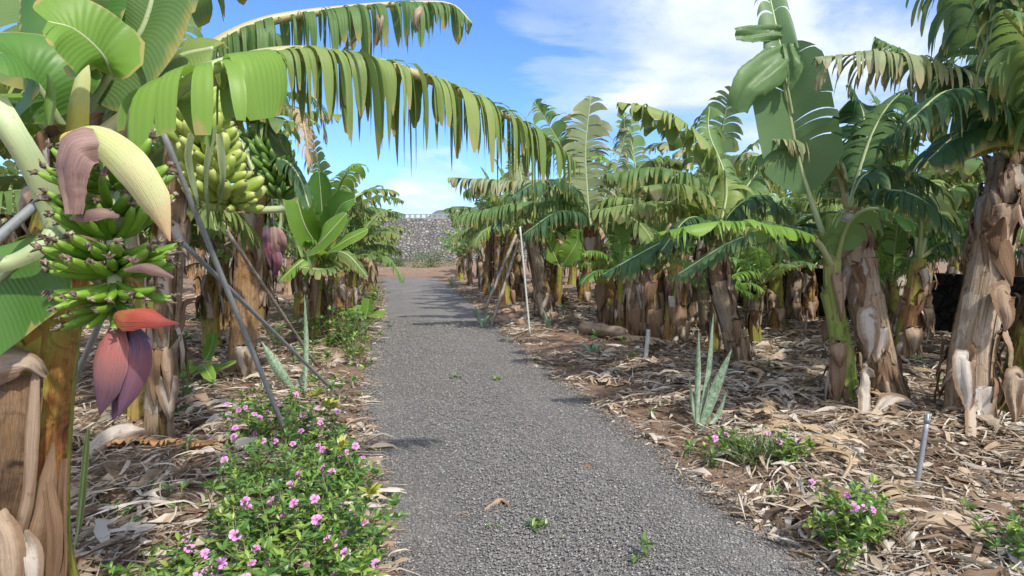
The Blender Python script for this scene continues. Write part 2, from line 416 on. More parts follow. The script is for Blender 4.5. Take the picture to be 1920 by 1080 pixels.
def dry_b(t, p):
    v, x, y, r = t.attr()
    st = t.noise(t.comb(t.math('MULTIPLY', x, 3.0), t.math('MULTIPLY', y, 12.0), t.math('MULTIPLY', r, 20.0)), 1.0, 5, .6)
    f = t.math('ADD', t.math('MULTIPLY', r, .8), t.math('MULTIPLY', t.math('SUBTRACT', st, .5), .45))
    col = t.ramp(f, [(.0, (.09, .05, .03)), (.22, (.22, .14, .085)), (.45, (.36, .275, .20)), (.7, (.42, .375, .33)), (.95, (.50, .47, .43))])
    ed = t.math('ADD', t.math('MULTIPLY', t.math('ABSOLUTE', y), .75), t.math('ADD', t.math('MULTIPLY', x, .45), t.math('MULTIPLY', t.noise(t.pos(), 11, 4, .6), .5)))
    col = t.mix(t.ramp(ed, [(.75, 0.0), (1.15, .8)]), col, (.16, .095, .055))
    bl = t.noise(t.pos(), 22, 4, .6)
    col = t.mix(t.ramp(bl, [(.62, 0.0), (.72, .6)]), col, (.12, .07, .04))
    wr = t.noise(t.pos(), 14, 4, .6, 1.0)
    pset(t, p, col, .75, t.bump(t.math('ADD', st, t.math('MULTIPLY', wr, .8)), .6, .012), spec=.15)
    return leafy(t, p, col, .08, 1.0)
M['sheath'] = material('dry_sheath', dry_b)
def litter_b(t, p):
    v, x, y, r = t.attr()
    st = t.noise(t.comb(t.math('MULTIPLY', x, 3.0), t.math('MULTIPLY', y, 6.0), t.math('MULTIPLY', r, 50.0)), 1.0, 3, .6)
    f = t.math('ADD', t.math('MULTIPLY', r, .85), t.math('MULTIPLY', t.math('SUBTRACT', st, .5), .5))
    big = t.noise(t.pos(), .8, 3)
    f = t.math('ADD', f, t.math('MULTIPLY', t.math('SUBTRACT', big, .5), .5))
    col = t.ramp(f, [(.0, (.08, .052, .035)), (.2, (.21, .14, .09)), (.44, (.36, .28, .20)), (.62, (.46, .40, .32)), (.9, (.57, .52, .46))])
    pset(t, p, col, .8, t.bump(st, .5, .006), spec=.2)
    return leafy(t, p, col, .08, 1.0)
M['litter'] = material('dry_leaf_litter', litter_b)
def banana_m(name, c0, c1, c2):
    def b(t, p):
        v, x, y, r = t.attr()
        n = t.noise(t.pos(), 30, 3)
        f = t.math('ADD', t.math('MULTIPLY', r, .6), t.math('MULTIPLY', n, .45))
        col = t.ramp(f, [(.2, c0), (.8, c1)])
        col = t.mix(t.ramp(x, [(.0, .7), (.22, 0.0), (.86, 0.0), (1.0, .8)]), col, c2)
        sp = t.noise(t.pos(), 130, 3); col = t.mix(t.ramp(sp, [(.66, 0.0), (.74, .6)]), col, (.09, .06, .03))
        pset(t, p, col, .5, t.bump(n, .25, .004), spec=.35)
    return material(name, b)
M['fruit'] = banana_m('banana_green', (.075, .18, .014), (.18, .31, .035), (.26, .37, .07))
M['fruit_pale'] = banana_m('banana_pale', (.20, .30, .045), (.36, .43, .11), (.42, .47, .16))
M['fruit_dark'] = banana_m('banana_dark', (.045, .12, .02), (.12, .22, .04), (.18, .27, .06))
M['husk'] = material('dried_flower', lambda t, p: pset(t, p, t.ramp(t.noise(t.pos(), 60, 4), [(.3, (.04, .026, .018)), (.5, (.12, .085, .06)), (.72, (.38, .32, .25))]), .85))
def bract_m(name, cols, streak=1.0):
    def b(t, p):
        v, x, y, r = t.attr()
        st = t.noise(t.comb(t.math('MULTIPLY', x, 1.4), t.math('MULTIPLY', y, 11.0), t.math('MULTIPLY', r, 30)), 1.0, 5, .6)
        fine = t.math('SINE', t.math('MULTIPLY', y, 60.0))
        pn = t.noise(t.pos(), 9, 3)
        f = t.math('ADD', t.math('MULTIPLY', x, .78), t.math('ADD', t.math('MULTIPLY', t.math('SUBTRACT', st, .5), .8), t.math('MULTIPLY', t.math('SUBTRACT', pn, .3), .6)))
        k = len(cols); col = t.ramp(f, [(i / (k - 1), c) for i, c in enumerate(cols)])
        col = t.mix(t.math('MULTIPLY', t.math('ADD', fine, 1.0), .06), col, (.5, .4, .45), 'MULTIPLY')
        sc_ = t.noise(t.pos(), 70, 4, .65); col = t.mix(t.ramp(sc_, [(.62, 0.0), (.72, .3)]), col, (.16, .11, .07))
        pset(t, p, col, .6, t.bump(t.math('ADD', st, t.math('ADD', t.math('MULTIPLY', fine, .06), t.math('MULTIPLY', sc_, .4))), .5, .006), spec=.25)
    return material(name, b)
M['bract_red'] = bract_m('bract_red', [(.12, .05, .05), (.26, .085, .07), (.22, .095, .09), (.16, .085, .11), (.08, .045, .075)])
M['bract_violet'] = bract_m('bract_violet', [(.05, .035, .05), (.09, .055, .09), (.20, .075, .085), (.13, .07, .11), (.06, .035, .055)])
M['bract_orange'] = bract_m('bract_orange', [(.20, .07, .05), (.36, .13, .05), (.30, .06, .035), (.24, .045, .035), (.12, .03, .03)])
M['bract_pale'] = bract_m('spathe_pale', [(.50, .40, .05), (.46, .42, .10), (.38, .43, .19), (.45, .42, .22), (.55, .27, .15)])
M['bract_brown'] = bract_m('spathe_brown', [(.30, .21, .18), (.22, .14, .12), (.15, .09, .08), (.24, .155, .13), (.09, .06, .05)])
def metal_b(t, p):
    n = t.noise(t.pos(), 8, 4); n2 = t.noise(t.pos(), 45, 3)
    col = t.mix(n, (.20, .215, .23), (.31, .325, .335)); col = t.mix(t.ramp(n2, [(.58, 0.0), (.7, .5)]), col, (.13, .115, .10))
    pset(t, p, col, .48, t.bump(n2, .15, .002), metal=.35)
M['metal'] = material('galvanised_pole', metal_b)
def pole_old(t, p):
    n = t.noise(t.pos(), 9, 5); col = t.ramp(n, [(.3, (.12, .10, .08)), (.5, (.24, .20, .16)), (.7, (.34, .31, .27))])
    pset(t, p, col, .8, t.bump(n, .4, .004))
M['old_pole'] = material('weathered_pole', pole_old)
M['pale_pole'] = material('pale_pole', lambda t, p: pset(t, p, t.mix(t.noise(t.pos(), 12, 4), (.33, .34, .31), (.55, .56, .53)), .6))
def snake_b(t, p):
    v, x, y, r = t.attr()
    n = t.noise(t.comb(t.math('MULTIPLY', x, 26.0), t.math('MULTIPLY', y, 2.5), r), 1.0, 4, .6, 1.2)
    n = t.math('ADD', t.math('MULTIPLY', n, .8), t.math('MULTIPLY', t.noise(t.pos(), 28, 3), .25))
    col = t.ramp(n, [(.42, (.07, .13, .07)), (.52, (.17, .25, .16)), (.62, (.27, .35, .25))])
    col = t.mix(t.ramp(t.math('ABSOLUTE', y), [(.86, 0.0), (.97, .8)]), col, (.25, .24, .11))
    pset(t, p, col, .5)
M['snake'] = material('mottled_blade', snake_b)
def small_leaf(name, a, b_, c):
    def f(t, p):
        v, x, y, r = t.attr()
        col = t.ramp(r, [(.05, a), (.6, b_), (.95, c)])
        col = t.mix(t.ramp(t.math('ABSOLUTE', y), [(.0, .5), (.14, 0.0)]), col, (.30, .42, .17))
        pset(t, p, col, .38, spec=.5)
        return leafy(t, p, col, .28, 1.2)
    return material(name, f)
M['peri'] = small_leaf('periwinkle_leaf', (.05, .13, .025), (.13, .25, .05), (.28, .37, .07))
M['weed'] = small_leaf('weed_leaf', (.05, .13, .03), (.12, .23, .06), (.22, .30, .10))
M['yleaf'] = small_leaf('yellow_leaf', (.25, .32, .06), (.48, .46, .09), (.6, .55, .18))
M['shrub'] = small_leaf('shrub_leaf', (.05, .10, .035), (.11, .17, .07), (.2, .24, .11))
M['twig'] = material('green_stem', lambda t, p: pset(t, p, t.mix(t.noise(t.pos(), 12, 3), (.11, .15, .05), (.22, .17, .08)), .6))
def petal_b(t, p):
    v, x, y, r = t.attr()
    col = t.ramp(x, [(.0, (.33, .02, .16)), (.16, (.42, .05, .26)), (.34, (.62, .20, .52)), (1.0, (.72, .35, .67))])
    pset(t, p, col, .6); return leafy(t, p, col, .2, 1.0)
M['petal'] = material('pink_petal', petal_b)
M['eye'] = material('flower_eye', lambda t, p: pset(t, p, (.30, .02, .12), .6))

def soil_b(t, p):
    v = t.pos(); n = t.noise(v, 1.3, 6, .6); n2 = t.noise(v, 16, 6, .65); n3 = t.noise(v, 90, 3)
    col = t.ramp(n, [(.3, (.17, .105, .07)), (.5, (.24, .15, .10)), (.7, (.20, .15, .115))])
    col = t.mix(t.ramp(n2, [(.42, 0.0), (.62, .8)]), col, (.34, .26, .19))
    col = t.mix(t.ramp(n3, [(.55, 0.0), (.66, .6)]), col, (.09, .06, .045))
    pset(t, p, col, .95, t.bump(t.math('ADD', n2, t.math('MULTIPLY', n3, .5)), .9, .05), spec=.1)
M['soil'] = material('soil', soil_b)
def path_b(t, p):
    v = t.pos()
    vn = t.voro(v, 95); vc = t.voro(v, 95, out='Color')
    sep = t.new('ShaderNodeSeparateColor'); t.l.new(vc, sep.inputs[0])
    big = t.noise(v, .7, 5, .6); mid = t.noise(v, 5, 5, .65)
    col = t.ramp(sep.outputs[0], [(.0, (.135, .13, .125)), (.5, (.18, .173, .165)), (.85, (.225, .216, .205)), (1.0, (.32, .31, .29))])
    col = t.mix(t.ramp(vn, [(.45, 0.0), (.9, .7)]), col, (.06, .06, .06))
    col = t.mix(t.ramp(big, [(.35, .5), (.62, 0.0)]), col, (.7, .7, .7), 'MULTIPLY')
    col = t.mix(t.math('MULTIPLY', t.ramp(mid, [(.5, 0.0), (.75, .5)]), .6), col, (.23, .20, .17))
    pt = t.noise(v, 1.6, 6, .7); col = t.mix(t.ramp(pt, [(.45, 0.0), (.68, .45)]), col, (.25, .235, .215))
    f = t.noise(v, 220, 2); col = t.mix(t.ramp(f, [(.68, 0.0), (.74, .8)]), col, (.36, .35, .33))
    h = t.math('ADD', t.math('MULTIPLY', vn, -1.0), t.math('MULTIPLY', mid, .6))
    pset(t, p, col, .9, t.bump(h, .45, .006), spec=.1)
M['path'] = material('path_gravel', path_b)
def stone_b(t, p):
    v, x, y, r = t.attr()
    n = t.noise(t.pos(), 40, 3)
    col = t.ramp(t.math('ADD', r, t.math('MULTIPLY', t.math('SUBTRACT', n, .5), .3)), [(.0, (.11, .106, .10)), (.5, (.175, .168, .16)), (.85, (.235, .226, .215)), (1.0, (.38, .365, .34))])
    pset(t, p, col, .85, t.bump(n, .4, .004), spec=.3)
M['pebble'] = material('lava_pebble', stone_b)
def rock_b(t, p):
    n = t.noise(t.pos(), 14, 5, .6); col = t.ramp(n, [(.3, (.20, .12, .08)), (.55, (.36, .25, .18)), (.75, (.46, .36, .28))])
    pset(t, p, col, .9, t.bump(n, .6, .02))
M['rock'] = material('brown_rock', rock_b)
def dam_b(t, p):
    v = t.vscale(t.obj(), (1, 1, 1.35)); 
    vd = t.new('ShaderNodeTexNoise'); vd.inputs['Scale'].default_value = 1.5; t.l.new(v, vd.inputs['Vector'])
    va = t.new('ShaderNodeVectorMath', operation='ADD'); t.l.new(v, va.inputs[0]); t.l.new(t.vscale(vd.outputs['Color'], (.5, .5, .5)), va.inputs[1])
    v2 = va.outputs[0]
    e = t.voro(v2, 2.6, 'DISTANCE_TO_EDGE'); c = t.voro(v2, 2.6, out='Color')
    sep = t.new('ShaderNodeSeparateColor'); t.l.new(c, sep.inputs[0])
    n = t.noise(v2, 5, 4)
    col = t.ramp(t.math('ADD', t.math('MULTIPLY', sep.outputs[0], .75), t.math('MULTIPLY', n, .3)), [(.1, (.12, .115, .11)), (.45, (.19, .182, .172)), (.8, (.25, .24, .225)), (1.0, (.33, .315, .29))])
    col = t.mix(t.ramp(e, [(.0, .55), (.09, 0.0)]), col, (.09, .085, .08))
    pset(t, p, col, .95, t.bump(t.math('ADD', t.ramp(e, [(0, 0.0), (.2, 1.0)]), t.math('MULTIPLY', n, .5)), .9, .25), spec=.1)
M['dam'] = material('dam_stone', dam_b)
def lava_b(t, p):
    v = t.obj(); e = t.voro(v, 3.2, 'DISTANCE_TO_EDGE'); n = t.noise(v, 9, 5)
    col = t.ramp(n, [(.3, (.018, .018, .018)), (.7, (.05, .048, .045))]); col = t.mix(t.ramp(e, [(0, .9), (.08, 0)]), col, (.008, .008, .008))
    pset(t, p, col, .95, t.bump(t.math('ADD', e, t.math('MULTIPLY', n, .2)), .9, .1), spec=.1)
M['lava'] = material('lava_block', lava_b)
M['concrete'] = material('concrete', lambda t, p: pset(t, p, t.mix(t.noise(t.pos(), 3, 4), (.20, .20, .195), (.30, .295, .28)), .9))
def hill_b(t, p):
    n = t.noise(t.pos(), .01, 6, .6); pset(t, p, t.ramp(n, [(.35, (.10, .12, .14)), (.65, (.17, .19, .21))]), 1.0, spec=0)  # distance haze painted in as blue grey, no air modelled
M['hill'] = material('hill', hill_b)

# ------------------------------------------------------------------ ground
LE = np.array([G(*q)[:2] for q in [(712, 524), (718, 548), (716, 575), (712, 610), (703, 650), (694, 700), (684, 760), (684, 820), (690, 900), (697, 980), (700, 1080)]])
RE = np.array([G(*q)[:2] for q in [(822, 523), (846, 537), (880, 562), (925, 600), (958, 640), (1010, 690), (1065, 725), (1160, 790), (1245, 860), (1350, 935), (1480, 1030), (1560, 1080)]])
LE = LE[np.argsort(LE[:, 1])]; RE = RE[np.argsort(RE[:, 1])]
LE = np.vstack([[LE[0, 0] - .35, -4], LE]); RE = np.vstack([[RE[0, 0] + .6, -4], RE])
YEND = 31.5
def xl(y): return np.interp(y, LE[:, 1], LE[:, 0])
def xr(y): return np.interp(y, RE[:, 1], RE[:, 0])
def gz(x, y):
    x = np.asarray(x, float); y = np.asarray(y, float)
    d = np.maximum(xl(y) - x, x - xr(y)); d = np.where(y > YEND, np.maximum(d, y - YEND), d)
    k = np.clip((d - .02) / .5, 0, 1)
    b = .028 * np.sin(2.1 * x + 1.3 * y) + .022 * np.sin(3.7 * y - 1.9 * x + 1) + .012 * np.sin(7.3 * x + .6) * np.cos(6.1 * y)
    far = np.exp(-((y - 35.5) / 1.6) ** 2) * .38 * np.clip((y - 32) / 1.5, 0, 1)
    return k * (b + .045) + far - np.clip((-d - .05), 0, 1) * 0 
def gpt(px, py, dz=0.0):
    g = G(px, py); g[2] = float(gz(g[0], g[1])) + dz; return g
xs = np.unique(np.concatenate([np.arange(-14, 16, .12), np.arange(-40, 45, 1.0), [-1500, -600, -250, -120, -70, 70, 120, 250, 600, 1500]]))
ys = np.unique(np.concatenate([np.arange(-3, 14, .12), np.arange(14, 42, .3), np.arange(42, 70, 2.0), [-600, -200, -60, -20, -8, 80, 120, 250, 600, 1600]]))
X, Y = np.meshgrid(xs, ys, indexing='ij')
mb = MB(); inside = (X > xl(Y) + .1) & (X < xr(Y) - .1) & (Y < YEND - .3)
Z = gz(X, Y) - np.where(inside, .03, .0)
mb.add(np.stack([X, Y, Z], -1), np.zeros(X.shape + (3,)), grid_faces(len(xs), len(ys)))
tag(mb.build('ground', M['soil'], origin=(0, 0, 0)), 'brown soil of the banana plantation under the dry leaves', kind='structure')
# path sheet
mb = MB(); py_ = np.unique(np.concatenate([np.arange(-4, 12, .1), np.arange(12, YEND + .05, .25)])); s_ = np.linspace(0, 1, 26)
rg = np.random.default_rng(5)
el = xl(py_) + .05 * np.sin(py_ * 5) + .03 * np.sin(py_ * 13 + 1) + rg.normal(0, .015, len(py_)); er = xr(py_) + .05 * np.sin(py_ * 4.3) + .03 * np.sin(py_ * 11) + rg.normal(0, .015, len(py_))
PX = el[:, None] + (er - el)[:, None] * s_[None]; PY = np.broadcast_to(py_[:, None], PX.shape)
PZ = .012 + .018 * np.sin(math.pi * s_)[None] + .006 * np.sin(PX * 4 + PY * 1.1); PZ[:, 0] = -.03; PZ[:, -1] = -.03
mb.add(np.stack([PX, PY, PZ], -1), np.zeros(PX.shape + (3,)), grid_faces(len(py_), 26)[:, ::-1])
tag(mb.build('path', M['path'], origin=(0, 0, 0)), 'dark grey lava gravel path curving away between the banana rows', kind='structure')

# loose pebbles on the path
ICO_V = np.array([[0, 0, 1], [.9, 0, .3], [.25, .85, .3], [-.75, .5, .3], [-.7, -.55, .3], [.3, -.85, .3], [0, 0, -.6]])
ICO_F = np.array([[0, 1, 2], [0, 2, 3], [0, 3, 4], [0, 4, 5], [0, 5, 1], [6, 2, 1], [6, 3, 2], [6, 4, 3], [6, 5, 4], [6, 1, 5]])
def pebbles(mb, x, y, z, r, rg, flat=.7):
    n = len(x); a = rg.uniform(0, 6.28, n); V = ICO_V[None] * (1 + rg.uniform(-.3, .3, (n, 7, 1))) * r[:, None, None]
    V = V * np.stack([rg.uniform(.8, 1.25, n), rg.uniform(.7, 1.1, n), rg.uniform(.5, .9, n) * flat], 1)[:, None]
    c, s = np.cos(a)[:, None], np.sin(a)[:, None]
    W = np.stack([V[..., 0] * c - V[..., 1] * s, V[..., 0] * s + V[..., 1] * c, V[..., 2]], -1) + np.stack([x, y, z], 1)[:, None]
    U = np.zeros((n, 7, 3)); U[..., 2] = rg.random(n)[:, None]
    mb.add(W, U, tris=(ICO_F[None] + (np.arange(n) * 7)[:, None, None]).reshape(-1, 3))
rg = np.random.default_rng(11)
mb = MB(); n = 120000
yy = 2.0 * (13.0 / 2.0) ** (rg.random(n)); 
xx = xl(yy) - .06 + (xr(yy) - xl(yy) + .12) * rg.random(n)
pebbles(mb, xx, yy, .020 + .018 * np.sin(math.pi * np.clip((xx - xl(yy)) / (xr(yy) - xl(yy)), 0, 1)) , .0032 + .0050 * rg.random(n) ** 2.8 + .0006 * yy, rg)
n = 5000; yy = 2.0 * (25 / 2.0) ** rg.random(n); sd = rg.random(n) < .5; off = rg.exponential(.12, n)
xx = np.where(sd, xl(yy) - off, xr(yy) + off)
pebbles(mb, xx, yy, gz(xx, yy) + .008, .006 + .016 * rg.random(n) ** 3, rg)
tag(mb.build('loose_gravel', M['pebble'], origin=(0, 0, 0), smooth=False), 'loose dark lava pebbles strewn over the path', kind='stuff')

# dry leaf litter
BARE = [(1225, 795, .42), (1300, 850, .4), (1385, 905, .33), (1100, 648, 1.1), (1010, 660, .6), (1130, 735, .4), (680, 700, .45), (672, 650, .7), (660, 790, .3), (335, 1000, .22), (390, 940, .2), (650, 740, .35), (1060, 700, .4), (1480, 1010, .14), (900, 590, .8)]
def litter(mb, x, y, L, wd, rg, seg=5, lift=.02, curl=1.0, cols=3):
    bs = np.array([[*G(*q)[:2], r_] for *q, r_ in BARE]); dd = np.min(np.hypot(x[:, None] - bs[:, 0], y[:, None] - bs[:, 1]) / bs[:, 2], 1)
    kp = dd + rg.normal(0, .18, len(x)) > np.where(rg.random(len(x)) < .9, 1, 0); x, y, L, wd = x[kp], y[kp], L[kp], wd[kp]
    n = len(x); t = np.linspace(0, 1, seg + 1)[None]
    ph = rg.uniform(0, 6.28, n)[:, None] + rg.normal(0, .5, (n, 1)) * t * 2
    dx = np.cumsum(np.cos(ph), 1) - np.cos(ph); dy = np.cumsum(np.sin(ph), 1) - np.sin(ph)
    st = (L / seg)[:, None]
    cx = x[:, None] + dx * st; cy = y[:, None] + dy * st
    lf = lift * rg.random(n)[:, None]; ar = (rg.random(n) ** 2 * .18 * curl)[:, None] * L[:, None]
    cz = gz(cx, cy) + .006 + lf + ar * np.sin(math.pi * t) + (rg.normal(0, .1 * curl, (n, 1)) * L[:, None]) * np.abs(t - .5) 
    cz = np.maximum(cz, gz(cx, cy) + .004)
    w_ = wd[:, None] * rg.uniform(.6, 1.3, (n, seg + 1)) * np.minimum(1, .35 + 2.2 * t) * np.minimum(1, .08 + 2.6 * (1 - t))
    tilt = rg.normal(0, .45 * curl, (n, 1)) + rg.normal(0, .6, (n, 1)) * t
    nx, ny = -np.sin(ph), np.cos(ph)
    s = np.linspace(-1, 1, cols)[None, None]
    cup = rg.uniform(-.6, .6, n)[:, None, None] * curl + rg.normal(0, .15, (n, seg + 1, 1))
    V = np.stack([cx[..., None] + (nx * w_ * np.cos(tilt))[..., None] * s, cy[..., None] + (ny * w_ * np.cos(tilt))[..., None] * s,
                  cz[..., None] + (w_ * np.sin(np.abs(tilt)))[..., None] * (s + 1) + cup * (s ** 2 - 1 * (cup > 0)) * w_[..., None]], -1)
    V[..., 2] = np.maximum(V[..., 2], gz(V[..., 0], V[..., 1]) + .002)
    U = np.zeros(V.shape); U[..., 0] = (L[:, None] * t * 6)[..., None]; U[..., 1] = s; U[..., 2] = rg.random(n)[:, None, None]
    k = (seg + 1) * cols
    F = grid_faces(seg + 1, cols)[None] + (np.arange(n) * k)[:, None, None]
    mb.add(V, U, F.reshape(-1, 4))
def scat(n, side, ymin, ymax, far, rg, near=.04, edge_pow=1.0):
    y = ymin * (ymax / ymin) ** rg.random(n)
    d = near + (far * (.35 + y / 14)) * rg.random(n) ** edge_pow
    x = np.where(side > 0, xr(y) + d, xl(y) - d); return x, y
def patchy(x, y, rg, thr):
    v = np.sin(1.7 * x + .8 * y) + np.sin(2.9 * y - 1.1 * x + 2) + .6 * np.sin(5 * x + 4 * y)
    return v > thr + rg.normal(0, .5, len(x))
rg = np.random.default_rng(21)
mb = MB()
for side, cnt, thr in ((1, 1.0, -1.9), (-1, .62, -.9)):
    x, y = scat(int(23000 * cnt), side, 1.6, 26, 7.0, rg, .0); k = patchy(x, y, rg, thr); x, y = x[k], y[k]; n = len(x)
    litter(mb, x, y, rg.uniform(.08, .32, n), rg.uniform(.005, .021, n), rg, 6, .04)
    x, y = scat(int(15000 * cnt), side, 1.6, 16, 5.0, rg, .03); n = len(x)
    litter(mb, x, y, rg.uniform(.08, .40, n), rg.uniform(.002, .006, n), rg, 4, .05, 1.2, 2)
    x, y = scat(int(1500 * cnt), side, 2.2, 20, 6.0, rg, .25); k = patchy(x, y, rg, thr + .3); x, y = x[k], y[k]; n = len(x)
    litter(mb, x, y, rg.uniform(.15, .42, n), rg.uniform(.018, .045, n), rg, 8, .05, .8, 5)
    x, y = scat(int(4200 * cnt), side, 1.8, 18, 5.0, rg, .28); n = len(x)
    litter(mb, x, y, rg.uniform(.2, .5, n), rg.uniform(.003, .013, n), rg, 8, .05, .7, 2)
    x, y = scat(int(9000 * cnt), side, 1.8, 24, .28, rg, -.10); n = len(x)
    litter(mb, x, y, rg.uniform(.03, .16, n), rg.uniform(.002, .010, n), rg, 4, .01, .8, 2)
n = 420; y = 2.2 * (24 / 2.2) ** rg.random(n); f_ = rg.random(n); f_ = np.where(rg.random(n) < .75, np.where(f_ < .5, f_ ** 2 * .4, 1 - (1 - f_) ** 2 * .4), f_)
litter(mb, xl(y) + (xr(y) - xl(y)) * f_, y, rg.uniform(.02, .12, n), rg.uniform(.001, .006, n), rg, 4, .0, .4, 2); mb.v[-1][:, 2] += .03
tag(mb.build('leaf_litter', M['litter'], origin=(0, 0, 0)), 'tan and grey dry banana leaf litter covering the soil beside the path', kind='stuff')

# ------------------------------------------------------------------ banana plant parts
def add_leaf(parent, mid, W, mat='leaf', rib='rib', name='leaf', label=None, **kw):
    th = kw.pop('threads', 0); b, r = MB(), MB()
    leaf(b, r, mid, W, **kw)
    if th:
        k2 = dict(kw); k2.update(ns=int(kw.get('ns', 26) * 1.6), tear=1, missing=.62, gaps=.9, taper=1, seed=kw.get('seed', 0) + 999, droop=kw.get('droop', .3) * 1.15); leaf(b, None, mid, W * th, **k2)
    o = b.build(name, M[mat], parent)
    if label: o['label'] = label
    r.build('midrib', M[rib], o, origin=o['_o'])
    return o
def stem_fn(ctrl, r0, r1, n=36):
    pts = spline(ctrl, n); T, A, B = frames(pts, (0, 1, .01))
    v = np.linspace(0, 1, n)
    R = r0 + (r1 - r0) * v ** .8 + r0 * .18 * np.exp(-v * 14)
    L = np.linalg.norm(np.diff(pts, axis=0), axis=1).sum()
    return pts, T, A, B, R, L
def add_trunk(parent, ctrl, r0, r1, mat='stem_dry', seed=0, shells=9, cut=False, name='trunk', label=None, core_r=.15):
    rg = np.random.default_rng(seed); mb = MB()
    n = 36; pts, T, A, B, R, L = stem_fn(ctrl, r0, r1, n)
    ns = 22; a = np.linspace(0, 2 * math.pi, ns, endpoint=False)
    def surf(i0, i1, a0, a1, k, off, rnd, flare=0.0, ragged=0.0, closed=False):
        v = np.linspace(i0, i1, k); f = v * (n - 1); ii = np.clip(f.astype(int), 0, n - 2); fr = (f - ii)[:, None]
        lp = lambda Q: Q[ii] * (1 - fr) + Q[ii + 1] * fr
        p, t_, A_, B_ = lp(pts), lp(T), lp(A), lp(B); r = lp(R[:, None])[:, 0]
        m_ = max(5, int((a1 - a0) / .28)) ; aa = np.linspace(a0, a1, m_)
        tt = np.linspace(0, 1, k)
        lob = 1 + .035 * np.sin(3 * aa + seed)[None] + .02 * np.sin(7 * aa + 2 * seed)[None] + .02 * np.sin(9 * v + seed)[:, None]
        rr = (r[:, None] + off) * lob + flare * (tt[:, None] ** 5) * (.6 + .8 * rg.random(m_))[None]
        if not closed:   # edges of a sheath lift a little
            e = np.abs(np.linspace(-1, 1, m_)) ** 6; rr = rr + e[None] * rg.uniform(.0, .012)
        V = p[:, None] + (np.cos(aa)[None, :, None] * A_[:, None] + np.sin(aa)[None, :, None] * B_[:, None]) * rr[..., None]
        if ragged: V[-1] += t_[-1] * (rg.uniform(-ragged, ragged, m_))[:, None]; 
        uv = np.stack([np.broadcast_to((v * L)[:, None], rr.shape), np.broadcast_to((aa / 6.283)[None], rr.shape), np.full(rr.shape, rnd)], 2)
        mb.add(V, uv, grid_faces(k, m_))
    surf(0, 1, 0, 2 * math.pi, n, 0.0, core_r, closed=True)
    for i in range(shells):
        a0 = rg.uniform(0, 6.28) if i > 2 else -math.pi / 2 - .6 + i * .7
        arc = rg.uniform(1.1, 2.7); i1 = rg.uniform(.3, 1.0); i0 = max(0, i1 - rg.uniform(.4, 1.0))
        surf(i0 if rg.random() < .3 else 0, i1, a0, a0 + arc, 16, .003 + .0016 * i, rg.random(), flare=rg.uniform(0, .03) if i1 < .95 else .01, ragged=.04)
    if cut:
        for i in range(7):
            a0 = rg.uniform(0, 6.28); surf(.3, 1.0 + 0, a0, a0 + 1.6, 10, .004 * i, rg.random(), flare=.05, ragged=.12)
    o = mb.build(name, M[mat], parent)
    if label: o['label'] = label
    return o
def add_flap(parent, ctrl_stem, r0, r1, v, az, L, W, rnd=.6, out=.07, seed=0, lift=.03, mat='sheath', name='dry_sheath', label=None, curl=.25):
    """a dead sheath that has come away from the stem and hangs down from height fraction v on side az (0 = towards +Y)"""
    pts = spline(ctrl_stem, 36); i = int(v * 35); p = pts[i]; r = r0 + (r1 - r0) * v
    o = np.array([math.sin(az), math.cos(az), 0.0]); z = np.array([0, 0, 1.0])
    p = p + o * (r + .004)
    c = [p, p + o * out * .6 + z * lift, p + o * out - z * L * .3, p + o * out * .9 - z * L * .68, p + o * out * (.6 + .8 * ((seed * 37 % 10) / 10)) - z * L]
    c = [np.array([q[0], q[1], max(q[2], .02)]) for q in c]
    mb = MB(); ribbon(mb, c, [W * .9, W * .95, W, W * .8, W * .5, W * .06], face=tuple(o + z * .15), cup=curl * .6, n=22, m=9, rnd=rnd, wob=.014, seed=seed, rag=.035)
    ob = mb.build(name, M[mat], parent)
    if label: ob['label'] = label
    return ob
def add_collar(parent, ctrl_stem, r0, r1, seed, n=16, v0=.72, v1=1.0, L=(.12, .35), W=(.025, .06), up=.5, rr=(0.05, .95)):
    rg = np.random.default_rng(seed); mb = MB(); pts = spline(ctrl_stem, 36)
    for k in range(n):
        v = rg.uniform(v0, v1); i = int(v * 35); p = pts[i]; r = r0 + (r1 - r0) * v; az = rg.uniform(0, 6.28)
        o = np.array([math.sin(az), math.cos(az), 0.0]); z = np.array([0, 0, 1.0]); s = np.cross(z, o) * rg.uniform(-.1, .1)
        l = rg.uniform(*L); w_ = rg.uniform(*W); p = p + o * (r + .003)
        if rg.random() < up: c = [p - z * l * .4, p + o * .02, p + o * rg.uniform(.02, .07) + z * l * .5 + s * .5, p + o * rg.uniform(.05, .14) + z * l * rg.uniform(.3, .8) + s]
        else: c = [p + z * .02, p + o * .04 + z * .03, p + o * rg.uniform(.04, .09) - z * l * .5 + s * .5, p + o * rg.uniform(.02, .08) - z * l + s]
        ribbon(mb, c, [w_, w_ * 1.1, w_ * .8, w_ * .12], face=tuple(o), cup=rg.uniform(-.2, .5), n=12, m=5, rnd=rg.uniform(*rr), wob=.009, rag=.05, seed=int(rg.integers(1e6)))
    return mb.build('sheath_collar', M['sheath'], parent)

